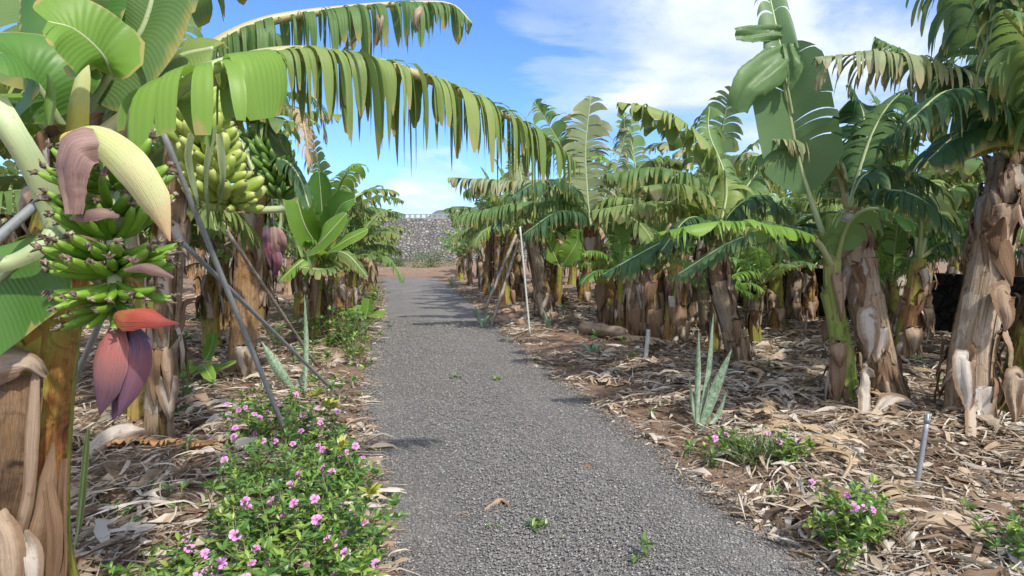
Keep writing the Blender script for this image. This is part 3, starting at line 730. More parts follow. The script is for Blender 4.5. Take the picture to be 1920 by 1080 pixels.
# banana fingers: a few shapes shared by all copies; local +X points away from the stalk, +Z up
def banana_mesh(seed, rad_, curve, mats, husk=True, blunt=False):
    rg = np.random.default_rng(seed); mb = MB(); n = 11; t = np.linspace(0, 1, n)
    e = curve * (t - .0) ; st = 1 / (n - 1)
    dx = np.cos(e) * st; dz = np.sin(e) * st
    pts = np.stack([np.concatenate([[0], np.cumsum(dx[:-1])]), rg.uniform(-.03, .03) * np.sin(t * 3), np.concatenate([[0], np.cumsum(dz[:-1])])], 1)
    pr = np.interp(t, [0, .1, .28, .55, .8, .93, 1], [.42, .5, .93, 1, .86, .55 if not blunt else .7, .28]) * rad_
    tube(mb, pts, pr, 15, rnd=rg.random(), hint=(0, 1, 0), ridge=.085 if husk else .04)
    if husk:
        d = norm(pts[-1] - pts[-2]); q = pts[-1]
        for k in range(4):
            dd = norm(d + rg.normal(0, .45, 3)); 
            tube(mb, np.array([q - d * .02, q + dd * .05, q + norm(dd + rg.normal(0, .6, 3)) * rg.uniform(.09, .17)]), [rad_ * .33, rad_ * .42, rad_ * .10], 4, mat=1, rnd=.5)
    else:
        tube(mb, np.array([pts[-1] - norm(pts[-1] - pts[-2]) * .01, pts[-1] + norm(pts[-1] - pts[-2]) * .035]), [rad_ * .26, rad_ * .18], 5, mat=1)
    return mb.mesh('banana', mats)
FING = {}
def add_bunch(parent, stalk, hands, kind, seed=0, name='fruit_bunch', label=None, stalk_r=.022):
    rg = np.random.default_rng(seed)
    if kind not in FING:
        mm = {'hero': ('fruit', .088, .55, True), 'plump': ('fruit_pale', .165, .95, False), 'dark': ('fruit_dark', .15, 1.1, False)}[kind]
        FING[kind] = [banana_mesh(100 + i, mm[1] * (1 + .05 * (i - 2)), mm[2] * (.75 + .13 * i), [M[mm[0]], M['husk']], mm[3]) for i in range(5)]
    mb = MB(); sp = spline(stalk, 24); tube(mb, sp, stalk_r, 10, rnd=.4); ob = mb.build(name, M['petiole'], parent)
    if label: ob['label'] = label
    org = np.array(ob['_o'])
    for (tt, nf, L, az0, spread, el, two) in hands:
        f = tt * 23; i = min(int(f), 22); c = sp[i] * (1 - (f - i)) + sp[i + 1] * (f - i)
        for k in range(nf):
            q = (k + .5) / nf - .5; az = az0 + q * spread + rg.normal(0, .03)
            e = el + rg.normal(0, .07) + (two if k % 2 else 0)
            o = np.array([math.sin(az), math.cos(az), 0]); zz_ = np.array([0, 0, 1.0])
            X_ = o * math.cos(e) + zz_ * math.sin(e); Z_ = -o * math.sin(e) + zz_ * math.cos(e); Y_ = np.cross(Z_, X_)
            l = L * rg.uniform(.88, 1.08)
            me = FING[kind][rg.integers(5)]
            b = bpy.data.objects.new('banana', me); COL.objects.link(b); b.parent = ob
            p = c + o * (stalk_r * .7) + zz_ * (rg.normal(0, .006) + (.012 if k % 2 else -.006)) - org
            m4 = Matrix(((X_[0], Y_[0], Z_[0], 0), (X_[1], Y_[1], Z_[1], 0), (X_[2], Y_[2], Z_[2], 0), (0, 0, 0, 1)))
            b.matrix_local = Matrix.Translation(Vector(p)) @ m4 @ Matrix.Scale(l, 4)
    return ob
def add_ribbon(parent, name, ctrl, widths, mat, label=None, **kw):
    mb = MB(); ribbon(mb, ctrl, widths, **kw); o = mb.build(name, M[mat], parent)
    if label: o['label'] = label
    return o
def pl(pts):  # list of (px,py,Y) -> world
    return [P(*q) for q in pts]

# ================================================================== LEFT: foreground plant with the flowering bunch
base = np.array([P(55, 1000, 2.45)[0], 2.45, 0.0])
L1 = thing('banana_plant', 'large foreground banana plant at left edge with green fruit bunch and purple flower bud', 'banana plant', base)
st = [base, P(48, 1020, 2.45), P(62, 800, 2.45), P(85, 600, 2.45), P(140, 330, 2.5), P(150, 240, 2.5)]
add_trunk(L1, st, .155, .10, 'stem_front', 14, 4, label='rust and yellow green trunk with peeling sheaths', core_r=.05)
add_ribbon(L1, 'dry_sheath', pl([(86, 705, 2.26), (50, 680, 2.2), (0, 678, 2.2), (-60, 690, 2.2)]), [.012, .045, .07, .07], 'sheath', face=(.1, -1, .6), cup=.5, rnd=.58, wob=.008, rag=.03, n=30, m=13, seed=1, label='grey papery sheath folded over the trunk')
add_ribbon(L1, 'dry_sheath', pl([(66, 690, 2.24), (60, 800, 2.2), (52, 930, 2.2), (30, 1030, 2.2), (50, 1130, 2.2)]), [.012, .022, .02, .024, .01], 'sheath', face=(.3, -1, 0), cup=.3, rnd=.48, wob=.004, seed=2)
add_ribbon(L1, 'dry_sheath', pl([(100, 830, 2.28), (85, 920, 2.25), (60, 1020, 2.22), (30, 1120, 2.2)]), [.006, .035, .05, .05], 'sheath', face=(.5, -1, 0), cup=.5, rnd=.30, wob=.004, seed=3)
add_ribbon(L1, 'dry_sheath', pl([(20, 705, 2.24), (14, 800, 2.2), (0, 900, 2.2), (-10, 1000, 2.2)]), [.085, .085, .07, .04], 'stem_rust', face=(0, -1, 0), cup=.5, rnd=.75, wob=.004, seed=4)
for k, (q_, w_, r_) in enumerate([([(-10, 960, 2.2), (10, 1020, 2.12), (20, 1140, 2.1)], .05, .5), ([(40, 1000, 2.2), (58, 1050, 2.14), (60, 1150, 2.12)], .035, .8), ([(88, 900, 2.26), (100, 1000, 2.2), (92, 1130, 2.18)], .028, .15), ([(120, 860, 2.3), (112, 980, 2.25), (120, 1120, 2.2)], .02, .1)]):
    add_ribbon(L1, 'dry_sheath', pl(q_), [w_ * .6, w_, w_ * .9, w_ * .3], 'sheath', face=(.2, -1, .1), cup=.35, rnd=r_, wob=.006, rag=.03, n=26, m=9, seed=k + 20)
add_collar(L1, st[2:], .14, .10, 5, 20, .55, .98, (.10, .24), (.02, .05), .5)
# arching leaves
add_leaf(L1, pl([(185, 262, 2.42), (290, 185, 2.45), (400, 135, 2.52), (490, 103, 2.6), (600, 98, 2.75), (750, 127, 2.95), (880, 180, 3.15), (1000, 246, 3.35), (1078, 303, 3.5)]), .40, 'leaf_arch', 'rib_tan',
         u0=.20, seed=2, ns=84, tear=.62, droop=.62, fold=10, slant=.30, m=11, missing=.05, taper=.6, rr=(.05, .007), gaps=.35, jag=.4, sides=(1.15, 1.1), threads=1.3, label='long arching sun-worn leaf torn into hanging strips')
add_leaf(L1, pl([(255, 215, 2.75), (330, 140, 2.8), (400, 82, 2.85), (500, 37, 2.95), (650, 14, 3.1), (790, 4, 3.2), (850, 10, 3.25), (885, 44, 3.25)]), .36, 'leaf', 'rib_tan',
         u0=.2, seed=6, ns=60, tear=.7, droop=.75, fold=-10, slant=.15, m=9, missing=.12, taper=.6, rr=(.04, .006), gaps=.45, jag=.4, sides=(1.0, .85), threads=1.25, label='upper leaf reaching right across the sky with torn strips')
for k, (q0, q1, q2) in enumerate([((655, 14), (668, 60), (645, 95)), ((668, 14), (690, 70), (675, 100)), ((712, 12), (714, 40), (705, 85)), ((790, 8), (780, 35), (784, 60))]):
    add_ribbon(L1, 'dead_strip', [P(*q0, 3.08), P(*q1, 3.04), P(*q2, 3.05)], [.012, .022, .015, .003], 'sheath', cup=.3, rnd=.62, wob=.012, seed=k, n=14, m=4)
# broad fresh leaves of the crown
add_leaf(L1, pl([(300, 200, 2.44), (350, 150, 2.38), (420, 115, 2.42), (515, 98, 2.6)]), .42, 'leaf_fresh', 'petiole', u0=.0, seed=8, ns=16, tear=.45, droop=.42, fold=10, slant=.05, m=10, missing=0, taper=.1, rr=(.03, .02), gaps=.2, sides=(1, .9), label='broad shiny green fold of leaf hanging over the pole')
add_leaf(L1, pl([(140, 262, 2.42), (143, 200, 2.42), (156, 110, 2.46), (150, 0, 2.6), (130, -130, 2.8)]), .30, 'leaf_deep', 'petiole', u0=.22, seed=10, ns=16, tear=.06, droop=.16, fold=25, slant=.25, m=7, missing=0, taper=.1, rr=(.03, .01), hint=(0, -1, .2), label='upright broad dark green leaf')
add_ribbon(L1, 'petiole', pl([(133, 262, 2.36), (138, 200, 2.36), (150, 130, 2.38), (152, 85, 2.42)]), [.045, .04, .028, .008], 'bract_pale', cup=.7, rnd=.2, thick=.01, label='yellow green petiole below the broad leaves')
add_leaf(L1, pl([(215, 150, 2.3), (190, 100, 2.22), (140, 55, 2.15), (90, 40, 2.1)]), .15, 'leaf_fresh', 'petiole', u0=.05, seed=11, ns=10, tear=.05, droop=.12, fold=5, slant=.3, m=6, missing=0, taper=.1, rr=(.008, .003), hint=(.1, -.8, .6))
add_leaf(L1, pl([(120, 240, 2.45), (70, 160, 2.35), (20, 110, 2.25), (-60, 90, 2.1)]), .24, 'leaf_deep', 'petiole', u0=.1, seed=12, ns=14, tear=.08, droop=.18, fold=12, slant=.3, m=7, missing=0, taper=.1, rr=(.02, .008), hint=(.1, -.7, .7), label='broad green leaf sweeping left out of the crown')
add_leaf(L1, pl([(150, 230, 2.5), (215, 130, 2.5), (270, 50, 2.5), (300, -60, 2.5)]), .26, 'leaf', 'petiole', u0=.15, seed=13, ns=12, tear=.22, droop=.22, fold=18, slant=.25, m=7, missing=0, taper=.2, rr=(.028, .01), hint=(.2, -.9, .4))
add_leaf(L1, pl([(180, 240, 2.55), (260, 165, 2.6), (330, 110, 2.6), (400, 90, 2.6)]), .24, 'leaf_arch', 'petiole', u0=.1, seed=14, ns=12, tear=.3, droop=.26, fold=14, slant=.2, m=7, missing=0, taper=.2, rr=(.03, .012), hint=(0, -.6, .8))
add_leaf(L1, pl([(150, 200, 2.6), (90, 60, 2.7), (60, -40, 2.8), (0, -120, 2.9)]), .32, 'leaf', 'petiole', u0=.1, seed=15, ns=12, tear=.2, droop=.2, fold=18, slant=.2, m=7, missing=0, taper=.2, rr=(.028, .01), hint=(0, -.9, .4))
add_leaf(L1, pl([(190, 215, 2.6), (230, 90, 2.75), (330, 10, 2.9), (470, -60, 3.0)]), .30, 'leaf', 'petiole', u0=.1, seed=16, ns=18, tear=.55, droop=.4, fold=15, slant=.2, m=7, missing=.02, taper=.4, rr=(.028, .01))
add_leaf(L1, pl([(100, 250, 2.5), (40, 200, 2.5), (-30, 190, 2.4), (-120, 230, 2.3)]), .27, 'leaf_fresh', 'petiole', u0=.05, seed=17, ns=12, tear=.15, droop=.22, fold=10, slant=.2, m=7, missing=0, taper=.2, rr=(.028, .01), hint=(0, -.5, .8))
add_leaf(L1, pl([(108, 425, 2.3), (60, 470, 2.22), (0, 520, 2.15), (-90, 600, 2.05)]), .23, 'leaf_deep', 'petiole', u0=.02, seed=18, ns=12, tear=.05, droop=.12, fold=-12, slant=.3, m=7, missing=0, taper=.1, rr=(.018, .01), hint=(-.1, -.9, -.35), label='large dark green leaf low beside the fruit')
add_ribbon(L1, 'petiole', pl([(-30, 190, 2.1), (10, 250, 2.1), (55, 330, 2.15), (82, 400, 2.2), (98, 460, 2.22)]), [.05, .046, .05, .05, .03], 'petiole', cup=.8, thick=.02, rnd=.6, label='thick pale petiole curving down at the left edge')
add_ribbon(L1, 'petiole', pl([(92, 430, 2.15), (70, 462, 2.12), (20, 490, 2.1), (-40, 500, 2.05)]), [.03, .03, .025, .03], 'petiole', cup=.6, thick=.012, rnd=.3)
add_ribbon(L1, 'leaf_tip', pl([(92, 235, 2.25), (90, 200, 2.25), (93, 165, 2.26), (88, 138, 2.27)]), [.010, .022, .018, .003], 'leaf_fresh', cup=.4, rnd=.3)
# fruit bunch
stalk = pl([(150, 245, 2.42), (190, 262, 2.22), (208, 310, 2.16), (212, 420, 2.13), (215, 520, 2.12), (214, 600, 2.11)])
PIF = math.pi
_sp = spline(stalk, 24); _k = np.arange(24) > 6
def tpy(py): return float(np.interp(-P(212, py, 2.13)[2], -_sp[_k][:, 2], np.arange(24)[_k] / 23))
hb = add_bunch(L1, stalk, [(tpy(352), 14, .19, PIF, 5.2, .12, .25), (tpy(398), 13, .19, PIF, 4.6, .0, .3), (tpy(446), 15, .185, PIF, 4.0, .42, -.3),
                           (tpy(478), 15, .18, PIF, 4.0, .0, -.15), (tpy(508), 15, .185, PIF, 4.0, -.10, .12), (tpy(538), 15, .17, PIF, 3.8, -.32, -.15), (tpy(568), 12, .15, PIF + .5, 3.6, -.65, .2)],
               'hero', 4, label='hanging bunch of young green bananas with dried flower tips')
add_ribbon(hb, 'bract', pl([(185, 268, 1.93), (142, 278, 1.90), (128, 325, 1.89), (134, 402, 1.90)]), [.05, .062, .05, .040, .022], 'bract_brown', cup=.45, rag=.05, n=30, m=11, rnd=.3, thick=.006, wob=.006, seed=2, label='withered brown spathe draped over the top bananas')
add_ribbon(hb, 'bract', pl([(150, 262, 2.03), (185, 268, 1.96), (205, 300, 1.94), (190, 330, 1.95)]), [.03, .045, .03, .005], 'bract_brown', cup=.6, rnd=.5, thick=.004, wob=.006, seed=3)
add_ribbon(hb, 'bract', pl([(112, 258, 2.06), (165, 254, 1.96), (225, 296, 1.90), (278, 368, 1.90), (318, 452, 1.93)]), [.022, .036, .048, .056, .050, .003], 'bract_pale', face=(-.15, -1, .25), cup=.45, rnd=.4, thick=.007, label='long pale yellow bract arching down to a pinkish point', n=30)
add_ribbon(hb, 'bract', pl([(130, 408, 1.97), (160, 398, 1.93), (195, 396, 1.93), (224, 404, 1.96)]), [.006, .022, .024, .008], 'bract_brown', face=(0, -.8, .5), cup=.7, rnd=.2, thick=.01)
add_ribbon(hb, 'bract', pl([(232, 505, 1.96), (265, 498, 1.92), (300, 508, 1.93), (326, 520, 1.96)]), [.006, .016, .018, .005], 'bract_brown', face=(0, -.8, .5), cup=.8, rnd=.7, thick=.008)
# bud
add_ribbon(hb, 'bud_bract', pl([(222, 592, 2.10), (228, 640, 2.06), (222, 720, 2.05), (210, 788, 2.07)]), [.02, .055, .058, .044, .004], 'bract_violet', cup=.8, rnd=.25, thick=.02, label='inner purple bract of the bud')
add_ribbon(hb, 'bud_bract', pl([(216, 598, 2.06), (192, 650, 2.00), (182, 710, 1.99), (186, 778, 2.03)]), [.02, .058, .066, .050, .004], 'bract_red', face=(-.25, -1, .1), cup=.75, rnd=.6, thick=.02, label='wide dusky red bract hanging at the left of the bud')
add_ribbon(hb, 'bud_bract', pl([(236, 606, 2.08), (250, 650, 2.03), (244, 710, 2.02), (222, 782, 2.03)]), [.02, .044, .048, .034, .003], 'bract_violet', face=(.3, -1, .1), cup=.8, rnd=.75, thick=.02, label='blue violet bract at the right of the bud')
add_ribbon(hb, 'bud_bract', pl([(216, 586, 2.02), (255, 586, 1.93), (296, 597, 1.92), (336, 606, 1.95)]), [.030, .046, .044, .028, .003], 'bract_orange', face=(0, -.75, .65), cup=.8, rnd=.5, thick=.016, label='raised orange red bract above the bud')

# ------------------------------------------------------------------ poles
def pole(name, label, a, b, r, mat='metal', ns=10, group=None, bend=0.0, cat='pole'):
    a = np.array(a, float); b = np.array(b, float); mb = MB()
    if a[2] > b[2]: a, b = b, a
    m_ = (a + b) / 2 + np.array([bend, 0, 0])
    tube(mb, spline([a, m_, b], 14), np.linspace(r * 1.05, r * .97, 14), ns)
    return tag(mb.build(name, M[mat], origin=a), label, cat, group)
pole('support_pole', 'grey metal pole leaning up left from the pink flowers past the pale banana bunch', gpt(545, 850), P(296, 225, 3.5), .0165)
pole('support_pole', 'dark grey metal pole crossing in front, its foot beside the gravel path', gpt(638, 748), P(335, 448, 3.7), .0155, bend=.0)
pole('prop_pole', 'thin weathered pole behind the crossed metal poles, under the hanging dark bunch', gpt(600, 700), P(425, 432, 5.6), .017, 'old_pole')
pole('support_pole', 'pale metal pole propping the foreground banana plant, entering from the left edge', P(-60, 495, 1.95), P(92, 362, 2.3), .0165)
pole('support_pole', 'short end of grey pole slanting between the purple bud and the trunk', gpt(60, 900), P(190, 598, 2.75), .014)
# ================================================================== LEFT: second and third plants
b2 = gpt(300, 838)
L2 = thing('banana_plant', 'banana plant behind the purple bud carrying a plump pale green bunch', 'banana plant', b2)
st = [b2, P(298, 760, b2[1]), P(312, 650, b2[1]), P(318, 520, b2[1]), P(330, 330, b2[1]), P(345, 215, b2[1])]
add_trunk(L2, st, .08, .075, 'stem_mixed', 8, 8)
add_collar(L2, st, .085, .075, 9, 24, .1, .98, (.15, .35), (.02, .05), .3)
for k, (v, az, L_, W_, r_) in enumerate([(.30, 3.3, .38, .07, .25), (.20, 2.4, .3, .08, .75), (.42, 4.2, .4, .06, .5)]): add_flap(L2, st, .085, .08, v, az, L_, W_, r_, seed=k)
add_bunch(L2, pl([(345, 215, 4.4), (352, 200, 4.1), (368, 235, 3.95), (392, 300, 3.95), (420, 365, 3.98), (470, 392, 4.1), (530, 392, 4.3)]),
          [(.24, 12, .23, PIF, 4.7, .1, .3), (.32, 12, .23, PIF, 4.7, .05, .3), (.40, 13, .23, PIF, 4.6, .0, .3), (.48, 13, .225, PIF, 4.5, -.05, .3), (.56, 13, .22, PIF, 4.4, -.1, .3), (.63, 13, .21, PIF, 4.4, -.2, .3), (.70, 12, .25, PIF, 4.3, -.3, .25), (.755, 10, .17, PIF, 4.2, -.5, .2)],
          'plump', 6, label='plump pale green bunch curving towards the path', stalk_r=.024)
for k, (p_, L_) in enumerate([(((400, 240), (385, 330), (392, 430)), 0), (((360, 250), (352, 300), (372, 385)), 1), (((410, 250), (418, 330), (405, 400)), 2)]):
    add_ribbon(L2, 'leaf_strip', [P(*q, 3.7) for q in p_], [.016, .022, .014, .004], 'leaf_pale', cup=.2, rnd=.5, n=12, m=4, seed=k, wob=.01)
for k, (pts_, w_, mt, tr, dr) in enumerate([
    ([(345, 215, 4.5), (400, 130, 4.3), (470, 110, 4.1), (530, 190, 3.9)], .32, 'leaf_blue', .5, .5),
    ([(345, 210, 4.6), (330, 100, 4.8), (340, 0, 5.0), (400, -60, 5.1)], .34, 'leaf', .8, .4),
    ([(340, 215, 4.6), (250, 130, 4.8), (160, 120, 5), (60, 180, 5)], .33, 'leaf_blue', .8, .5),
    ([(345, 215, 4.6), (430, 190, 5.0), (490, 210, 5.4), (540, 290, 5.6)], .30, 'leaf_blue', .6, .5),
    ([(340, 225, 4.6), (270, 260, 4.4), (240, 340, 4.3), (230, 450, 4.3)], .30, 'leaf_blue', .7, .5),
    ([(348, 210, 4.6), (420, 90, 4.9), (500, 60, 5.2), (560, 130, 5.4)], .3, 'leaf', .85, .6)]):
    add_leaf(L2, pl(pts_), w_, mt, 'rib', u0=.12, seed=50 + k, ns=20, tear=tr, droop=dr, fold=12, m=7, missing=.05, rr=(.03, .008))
b2b = gpt(262, 805)
Lb = thing('banana_plant', 'leafless yellow green banana stem standing just left of the brown trunk behind the bud', 'banana plant', b2b)
st = [b2b, P(262, 700, b2b[1]), P(272, 560, b2b[1])]
add_trunk(Lb, st, .085, .07, 'stem_green', 12, 7); add_collar(Lb, st, .085, .07, 13, 12, .6, 1.0)
b3 = gpt(452, 712)
L3 = thing('banana_plant', 'banana plant with orange brown trunk, dark green bunch and withered brown bud', 'banana plant', b3)
st = [b3, P(455, 640, b3[1]), P(462, 540, b3[1]), P(470, 430, b3[1]), P(480, 330, b3[1])]
add_trunk(L3, st, .14, .11, 'stem_rust', 17, 8); add_collar(L3, st, .145, .11, 19, 34, .55, 1.0, (.2, .45), (.04, .08), .3)
for k, (v, az, L_, W_, r_) in enumerate([(.16, 2.7, .42, .11, .7), (.06, 3.6, .3, .12, .45), (.12, 2.2, .34, .09, .55)]): add_flap(L3, st, .14, .11, v, az, L_, W_, r_, seed=k + 5)
hb3 = add_bunch(L3, pl([(480, 325, 7.4), (490, 270, 7.0), (510, 290, 6.7), (522, 350, 6.6), (528, 410, 6.6), (520, 440, 6.6)]),
          [(.30, 12, .25, PIF, 4.5, .1, .3), (.38, 12, .25, PIF, 4.5, .05, .3), (.46, 12, .25, PIF, 4.5, .0, .3), (.54, 12, .25, PIF, 4.5, -.05, .3), (.62, 12, .24, PIF, 4.5, -.05, .3), (.70, 12, .23, PIF, 4.5, -.1, .3), (.78, 10, .2, PIF, 4.5, -.15, .3)], 'dark', 8, label='dark green bunch of small bananas')
for k, (a_, b_, r_) in enumerate([((498, 425), (512, 510), 0), ((512, 425), (520, 500), .4), ((505, 440), (500, 490), .6), ((520, 430), (528, 480), .2), ((512, 460), (512, 520), .1)]):
    add_ribbon(hb3, 'bud_bract', [P(*a_, 6.4), P((a_[0] + b_[0]) / 2 + (k - 2) * 3, (a_[1] + b_[1]) / 2, 6.32), P(*b_, 6.42)], [.03, .055, .045, .005], 'bract_brown' if k in (1, 3) else 'bract_violet', cup=.7, thick=.01, wob=.012, rnd=r_, n=12, m=7)
for k, (pts_, w_, mt, tr, dr) in enumerate([
    ([(480, 330, 7.5), (500, 240, 7.2), (540, 200, 7), (590, 230, 6.8)], .34, 'leaf', .8, .5),
    ([(480, 335, 7.4), (525, 300, 6.6), (560, 330, 6.4), (580, 390, 6.3)], .26, 'leaf_blue', .9, .5),
    ([(480, 330, 7.6), (430, 220, 7.8), (380, 180, 8), (320, 220, 8)], .36, 'leaf', .8, .5),
    ([(478, 340, 7.6), (420, 330, 8), (360, 370, 8), (320, 450, 8)], .36, 'leaf_blue', .8, .5),
    ([(482, 325, 7.5), (520, 260, 7.8), (570, 215, 8), (640, 215, 8.2)], .3, 'leaf_far', .9, .6)]):
    add_leaf(L3, pl(pts_), w_, mt, 'rib', u0=.1, seed=70 + k, ns=26, tear=tr, droop=dr, fold=12, m=6, missing=.05, rr=(.035, .01), gaps=.3)
add_ribbon(L3, 'leaf', pl([(488, 330, 6.9), (492, 290, 6.9), (500, 250, 6.95), (505, 225, 7)]), [.05, .10, .07, .01], 'leaf_fresh', cup=.6, rnd=.7, label='young yellow green upright leaf')
for k, pts_ in enumerate([[(500, 180, 6.4), (570, 175, 6.3), (600, 200, 6.2), (612, 270, 6.2)], [(520, 190, 6.4), (560, 210, 6.3), (575, 260, 6.2), (580, 320, 6.2)]]):
    add_leaf(L3, pl(pts_), .22, 'leaf_dead' if k else 'leaf_blue', 'rib_dead', u0=.1, seed=90 + k, ns=40, tear=1, droop=.8, fold=5, m=6, missing=.15, rr=(.02, .008), gaps=.6, taper=.8, label='withered brown leaf hanging in shreds' if k else None)
# young plant with broad fresh leaves
b4 = gpt(585, 640)
L4 = thing('banana_plant', 'young banana plant with broad bright green entire leaves left of the path', 'banana plant', b4)
st = [b4, P(590, 560, b4[1]), P(605, 470, b4[1])]
add_trunk(L4, st, .12, .07, 'stem_green', 31, 5); add_collar(L4, st, .12, .07, 32, 10, .1, .7, (.3, .6), (.04, .09), .1)
Y4 = b4[1]
for k, (pts_, w_, fo, hn, mt) in enumerate([
    ([(605, 470, Y4), (605, 420, Y4), (602, 370, Y4 - .1), (598, 322, Y4 - .2)], .33, 12, (.1, -1, .1), 'leaf_deep'),
    ([(605, 475, Y4), (575, 430, Y4 - .3), (560, 385, Y4 - .4), (552, 350, Y4 - .4)], .34, 15, (.2, -1, .2), 'leaf_fresh'),
    ([(605, 470, Y4), (622, 420, Y4 - .4), (640, 385, Y4 - .6), (665, 372, Y4 - .7)], .30, 15, (-.1, -.9, .4), 'leaf_deep'),
    ([(600, 480, Y4), (585, 470, Y4 - .9), (600, 455, Y4 - 1.2), (650, 400, Y4 - 1.2)], .30, 10, (0, -.75, .7), 'leaf_fresh'),
    ([(605, 480, Y4), (622, 468, Y4 - .4), (650, 450, Y4 - .5), (690, 430, Y4 - .5)], .22, 15, (0, -.7, .7), 'leaf_fresh'),
    ([(605, 482, Y4), (620, 500, Y4 - .8), (600, 505, Y4 - 1.2), (560, 500, Y4 - 1.3)], .30, 15, (0, -.6, .8), 'leaf_far'),
    ([(605, 482, Y4), (590, 480, Y4 - .9), (565, 490, Y4 - 1.2), (520, 530, Y4 - 1.4)], .26, 15, (0, -.6, .8), 'leaf_fresh'),
    ([(605, 480, Y4), (630, 472, Y4 - .8), (655, 480, Y4 - 1.0), (690, 520, Y4 - 1.0)], .26, 15, (0, -.6, .8), 'leaf_far')]):
    add_leaf(L4, pl(pts_), w_ * .8, mt, 'petiole', u0=.08, seed=110 + k, ns=12 if k < 5 else 26, tear=.06 if k < 5 else .9, droop=.16 if k < 5 else .4, fold=fo, hint=hn, m=6, missing=0, taper=.1, rr=(.025, .006))
# ================================================================== RIGHT: named plants
def rplant(label, bp, top, r0, r1, mat, seed, leaves=(), flaps=(), collar=14, cut=False, mid=None, cr=(.6, 1.0), cl=(.15, .4), shells=9, name='banana_plant', cat='banana plant', cu=.4):
    r0 *= .8; r1 *= .84; b = gpt(*bp); Yb = b[1]; T_ = thing(name, label, cat, b)
    st = [b - np.array([0, 0, .05])] + [P(q[0], q[1], Yb + (q[2] if len(q) > 2 else 0)) for q in (mid or [])] + [P(top[0], top[1], Yb + (top[2] if len(top) > 2 else 0))]
    add_trunk(T_, st, r0, r1, mat, seed, shells, cut)
    if collar: add_collar(T_, st, r0, r1, seed + 1, collar, *cr, cl, (.03, .075), cu)
    if r0 > .08 and not cut: add_collar(T_, st, r0 * 1.12, r1, seed + 77, 30 if r0 > .13 else 14, .06, .30, (.14, .36), (.012, .034), .0, (.05, .8))
    for k, f in enumerate(flaps): add_flap(T_, st, r0, r1, *f, seed=seed + k)
    for k, (pts_, w_, mt, kw) in enumerate(leaves):
        w_ = w_ * 1.28; a = dict(threads=1.15, u0=.12, seed=seed * 7 + k, ns=36, tear=.8, droop=.45, fold=12, m=7, missing=.05, rr=(.03, .007), rib='rib'); a.update(kw); rb = a.pop('rib')
        add_leaf(T_, [P(q[0], q[1], Yb + q[2]) for q in pts_], w_, mt, rb, **a)
    return T_
FR = (0, -1, .1)
# trunk with the pale upright paddle leaf
R1 = rplant('banana plant with thick leaning brown trunk and a pale grey sheath flap hanging midway', (1668, 770), (1590, 395, .3), .18, .13, 'stem_dry', 41,
    flaps=[(.40, 3.25, .36, .085, .88, .05), (.02 + .06, 2.6, .3, .13, .6, .10), (.9, 3.4, .3, .10, .35, .05), (.75, 2.9, .22, .08, .5, .05), (.1, 3.6, .35, .10, .7, .09)], collar=26, mid=[(1650, 690), (1622, 560, .1)], cr=(.66, 1.0), shells=12,
    leaves=[([(1590, 395, .3), (1570, 320, .2), (1520, 270, 0), (1450, 262, -.3)], .24, 'leaf_pale', dict(ns=30, tear=.5, droop=.4, fold=5, rib='rib_tan')),
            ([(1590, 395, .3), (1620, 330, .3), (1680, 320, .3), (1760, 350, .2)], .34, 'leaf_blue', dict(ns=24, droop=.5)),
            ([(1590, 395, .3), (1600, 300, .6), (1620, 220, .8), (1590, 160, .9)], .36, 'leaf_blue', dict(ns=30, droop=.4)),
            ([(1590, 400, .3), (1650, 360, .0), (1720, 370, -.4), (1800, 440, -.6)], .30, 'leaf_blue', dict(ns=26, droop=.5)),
            ([(1590, 395, .4), (1560, 330, .8), (1480, 290, 1.1), (1390, 300, 1.3)], .36, 'leaf', dict(ns=30, droop=.5)),
            ([(1590, 390, .3), (1640, 240, .5), (1700, 170, .6), (1790, 170, .6)], .38, 'leaf', dict(ns=34, droop=.6, missing=.1, gaps=.4))])
R1b = rplant('green stemmed banana plant with a tall paddle leaf standing upright against the clouds', (1592, 772), (1562, 400), .125, .075, 'stem_fresh', 52,
    flaps=[(.30, 3.9, .5, .07, .3, .03), (.12, 2.8, .38, .055, .92, .09), (.05, 3.8, .3, .09, .45, .08)], collar=8, mid=[(1575, 640), (1560, 520)], cr=(.2, .7), shells=6,
    leaves=[([(1565, 500, 0), (1530, 400, -.1), (1498, 300, -.15), (1475, 180, -.2), (1460, 90, -.2)], .33, 'leaf_paddle', dict(threads=0, ns=16, tear=.2, droop=.12, fold=22, hint=(-.15, -1, .1), taper=.1, gaps=.05, missing=0, m=8, u0=.36, rr=(.032, .014), rib='petiole', jag=.05, label='tall upright paddle leaf')),
            ([(1486, 215, -.2), (1476, 160, -.25), (1460, 70, -.2), (1438, -30, 0)], .19, 'leaf_paddle', dict(threads=0, ns=12, tear=.45, droop=.42, fold=30, hint=(-.15, -1, .1), taper=.2, gaps=.1, missing=0, m=8, u0=.22, rr=(.014, .007), rib='petiole')),
            ([(1562, 500, 0), (1530, 450, -.3), (1470, 430, -.5), (1360, 418, -.7), (1228, 438, -.8)], .21, 'leaf_fresh', dict(ns=34, tear=.45, droop=.30, fold=15, slant=.2, u0=.24, missing=0, gaps=.1, rr=(.035, .006), rib='petiole', label='long leaf held level towards the path')),
            ([(1562, 490, 0), (1540, 440, -.1), (1480, 428, -.2), (1380, 450, -.2), (1270, 515, -.2)], .22, 'leaf_blue', dict(ns=40, tear=.8, droop=.35, u0=.2, rr=(.03, .006))),
            ([(1565, 500, 0), (1590, 420, -.3), (1640, 390, -.6), (1720, 420, -.8)], .22, 'leaf_deep', dict(ns=16, tear=.4, droop=.35))])
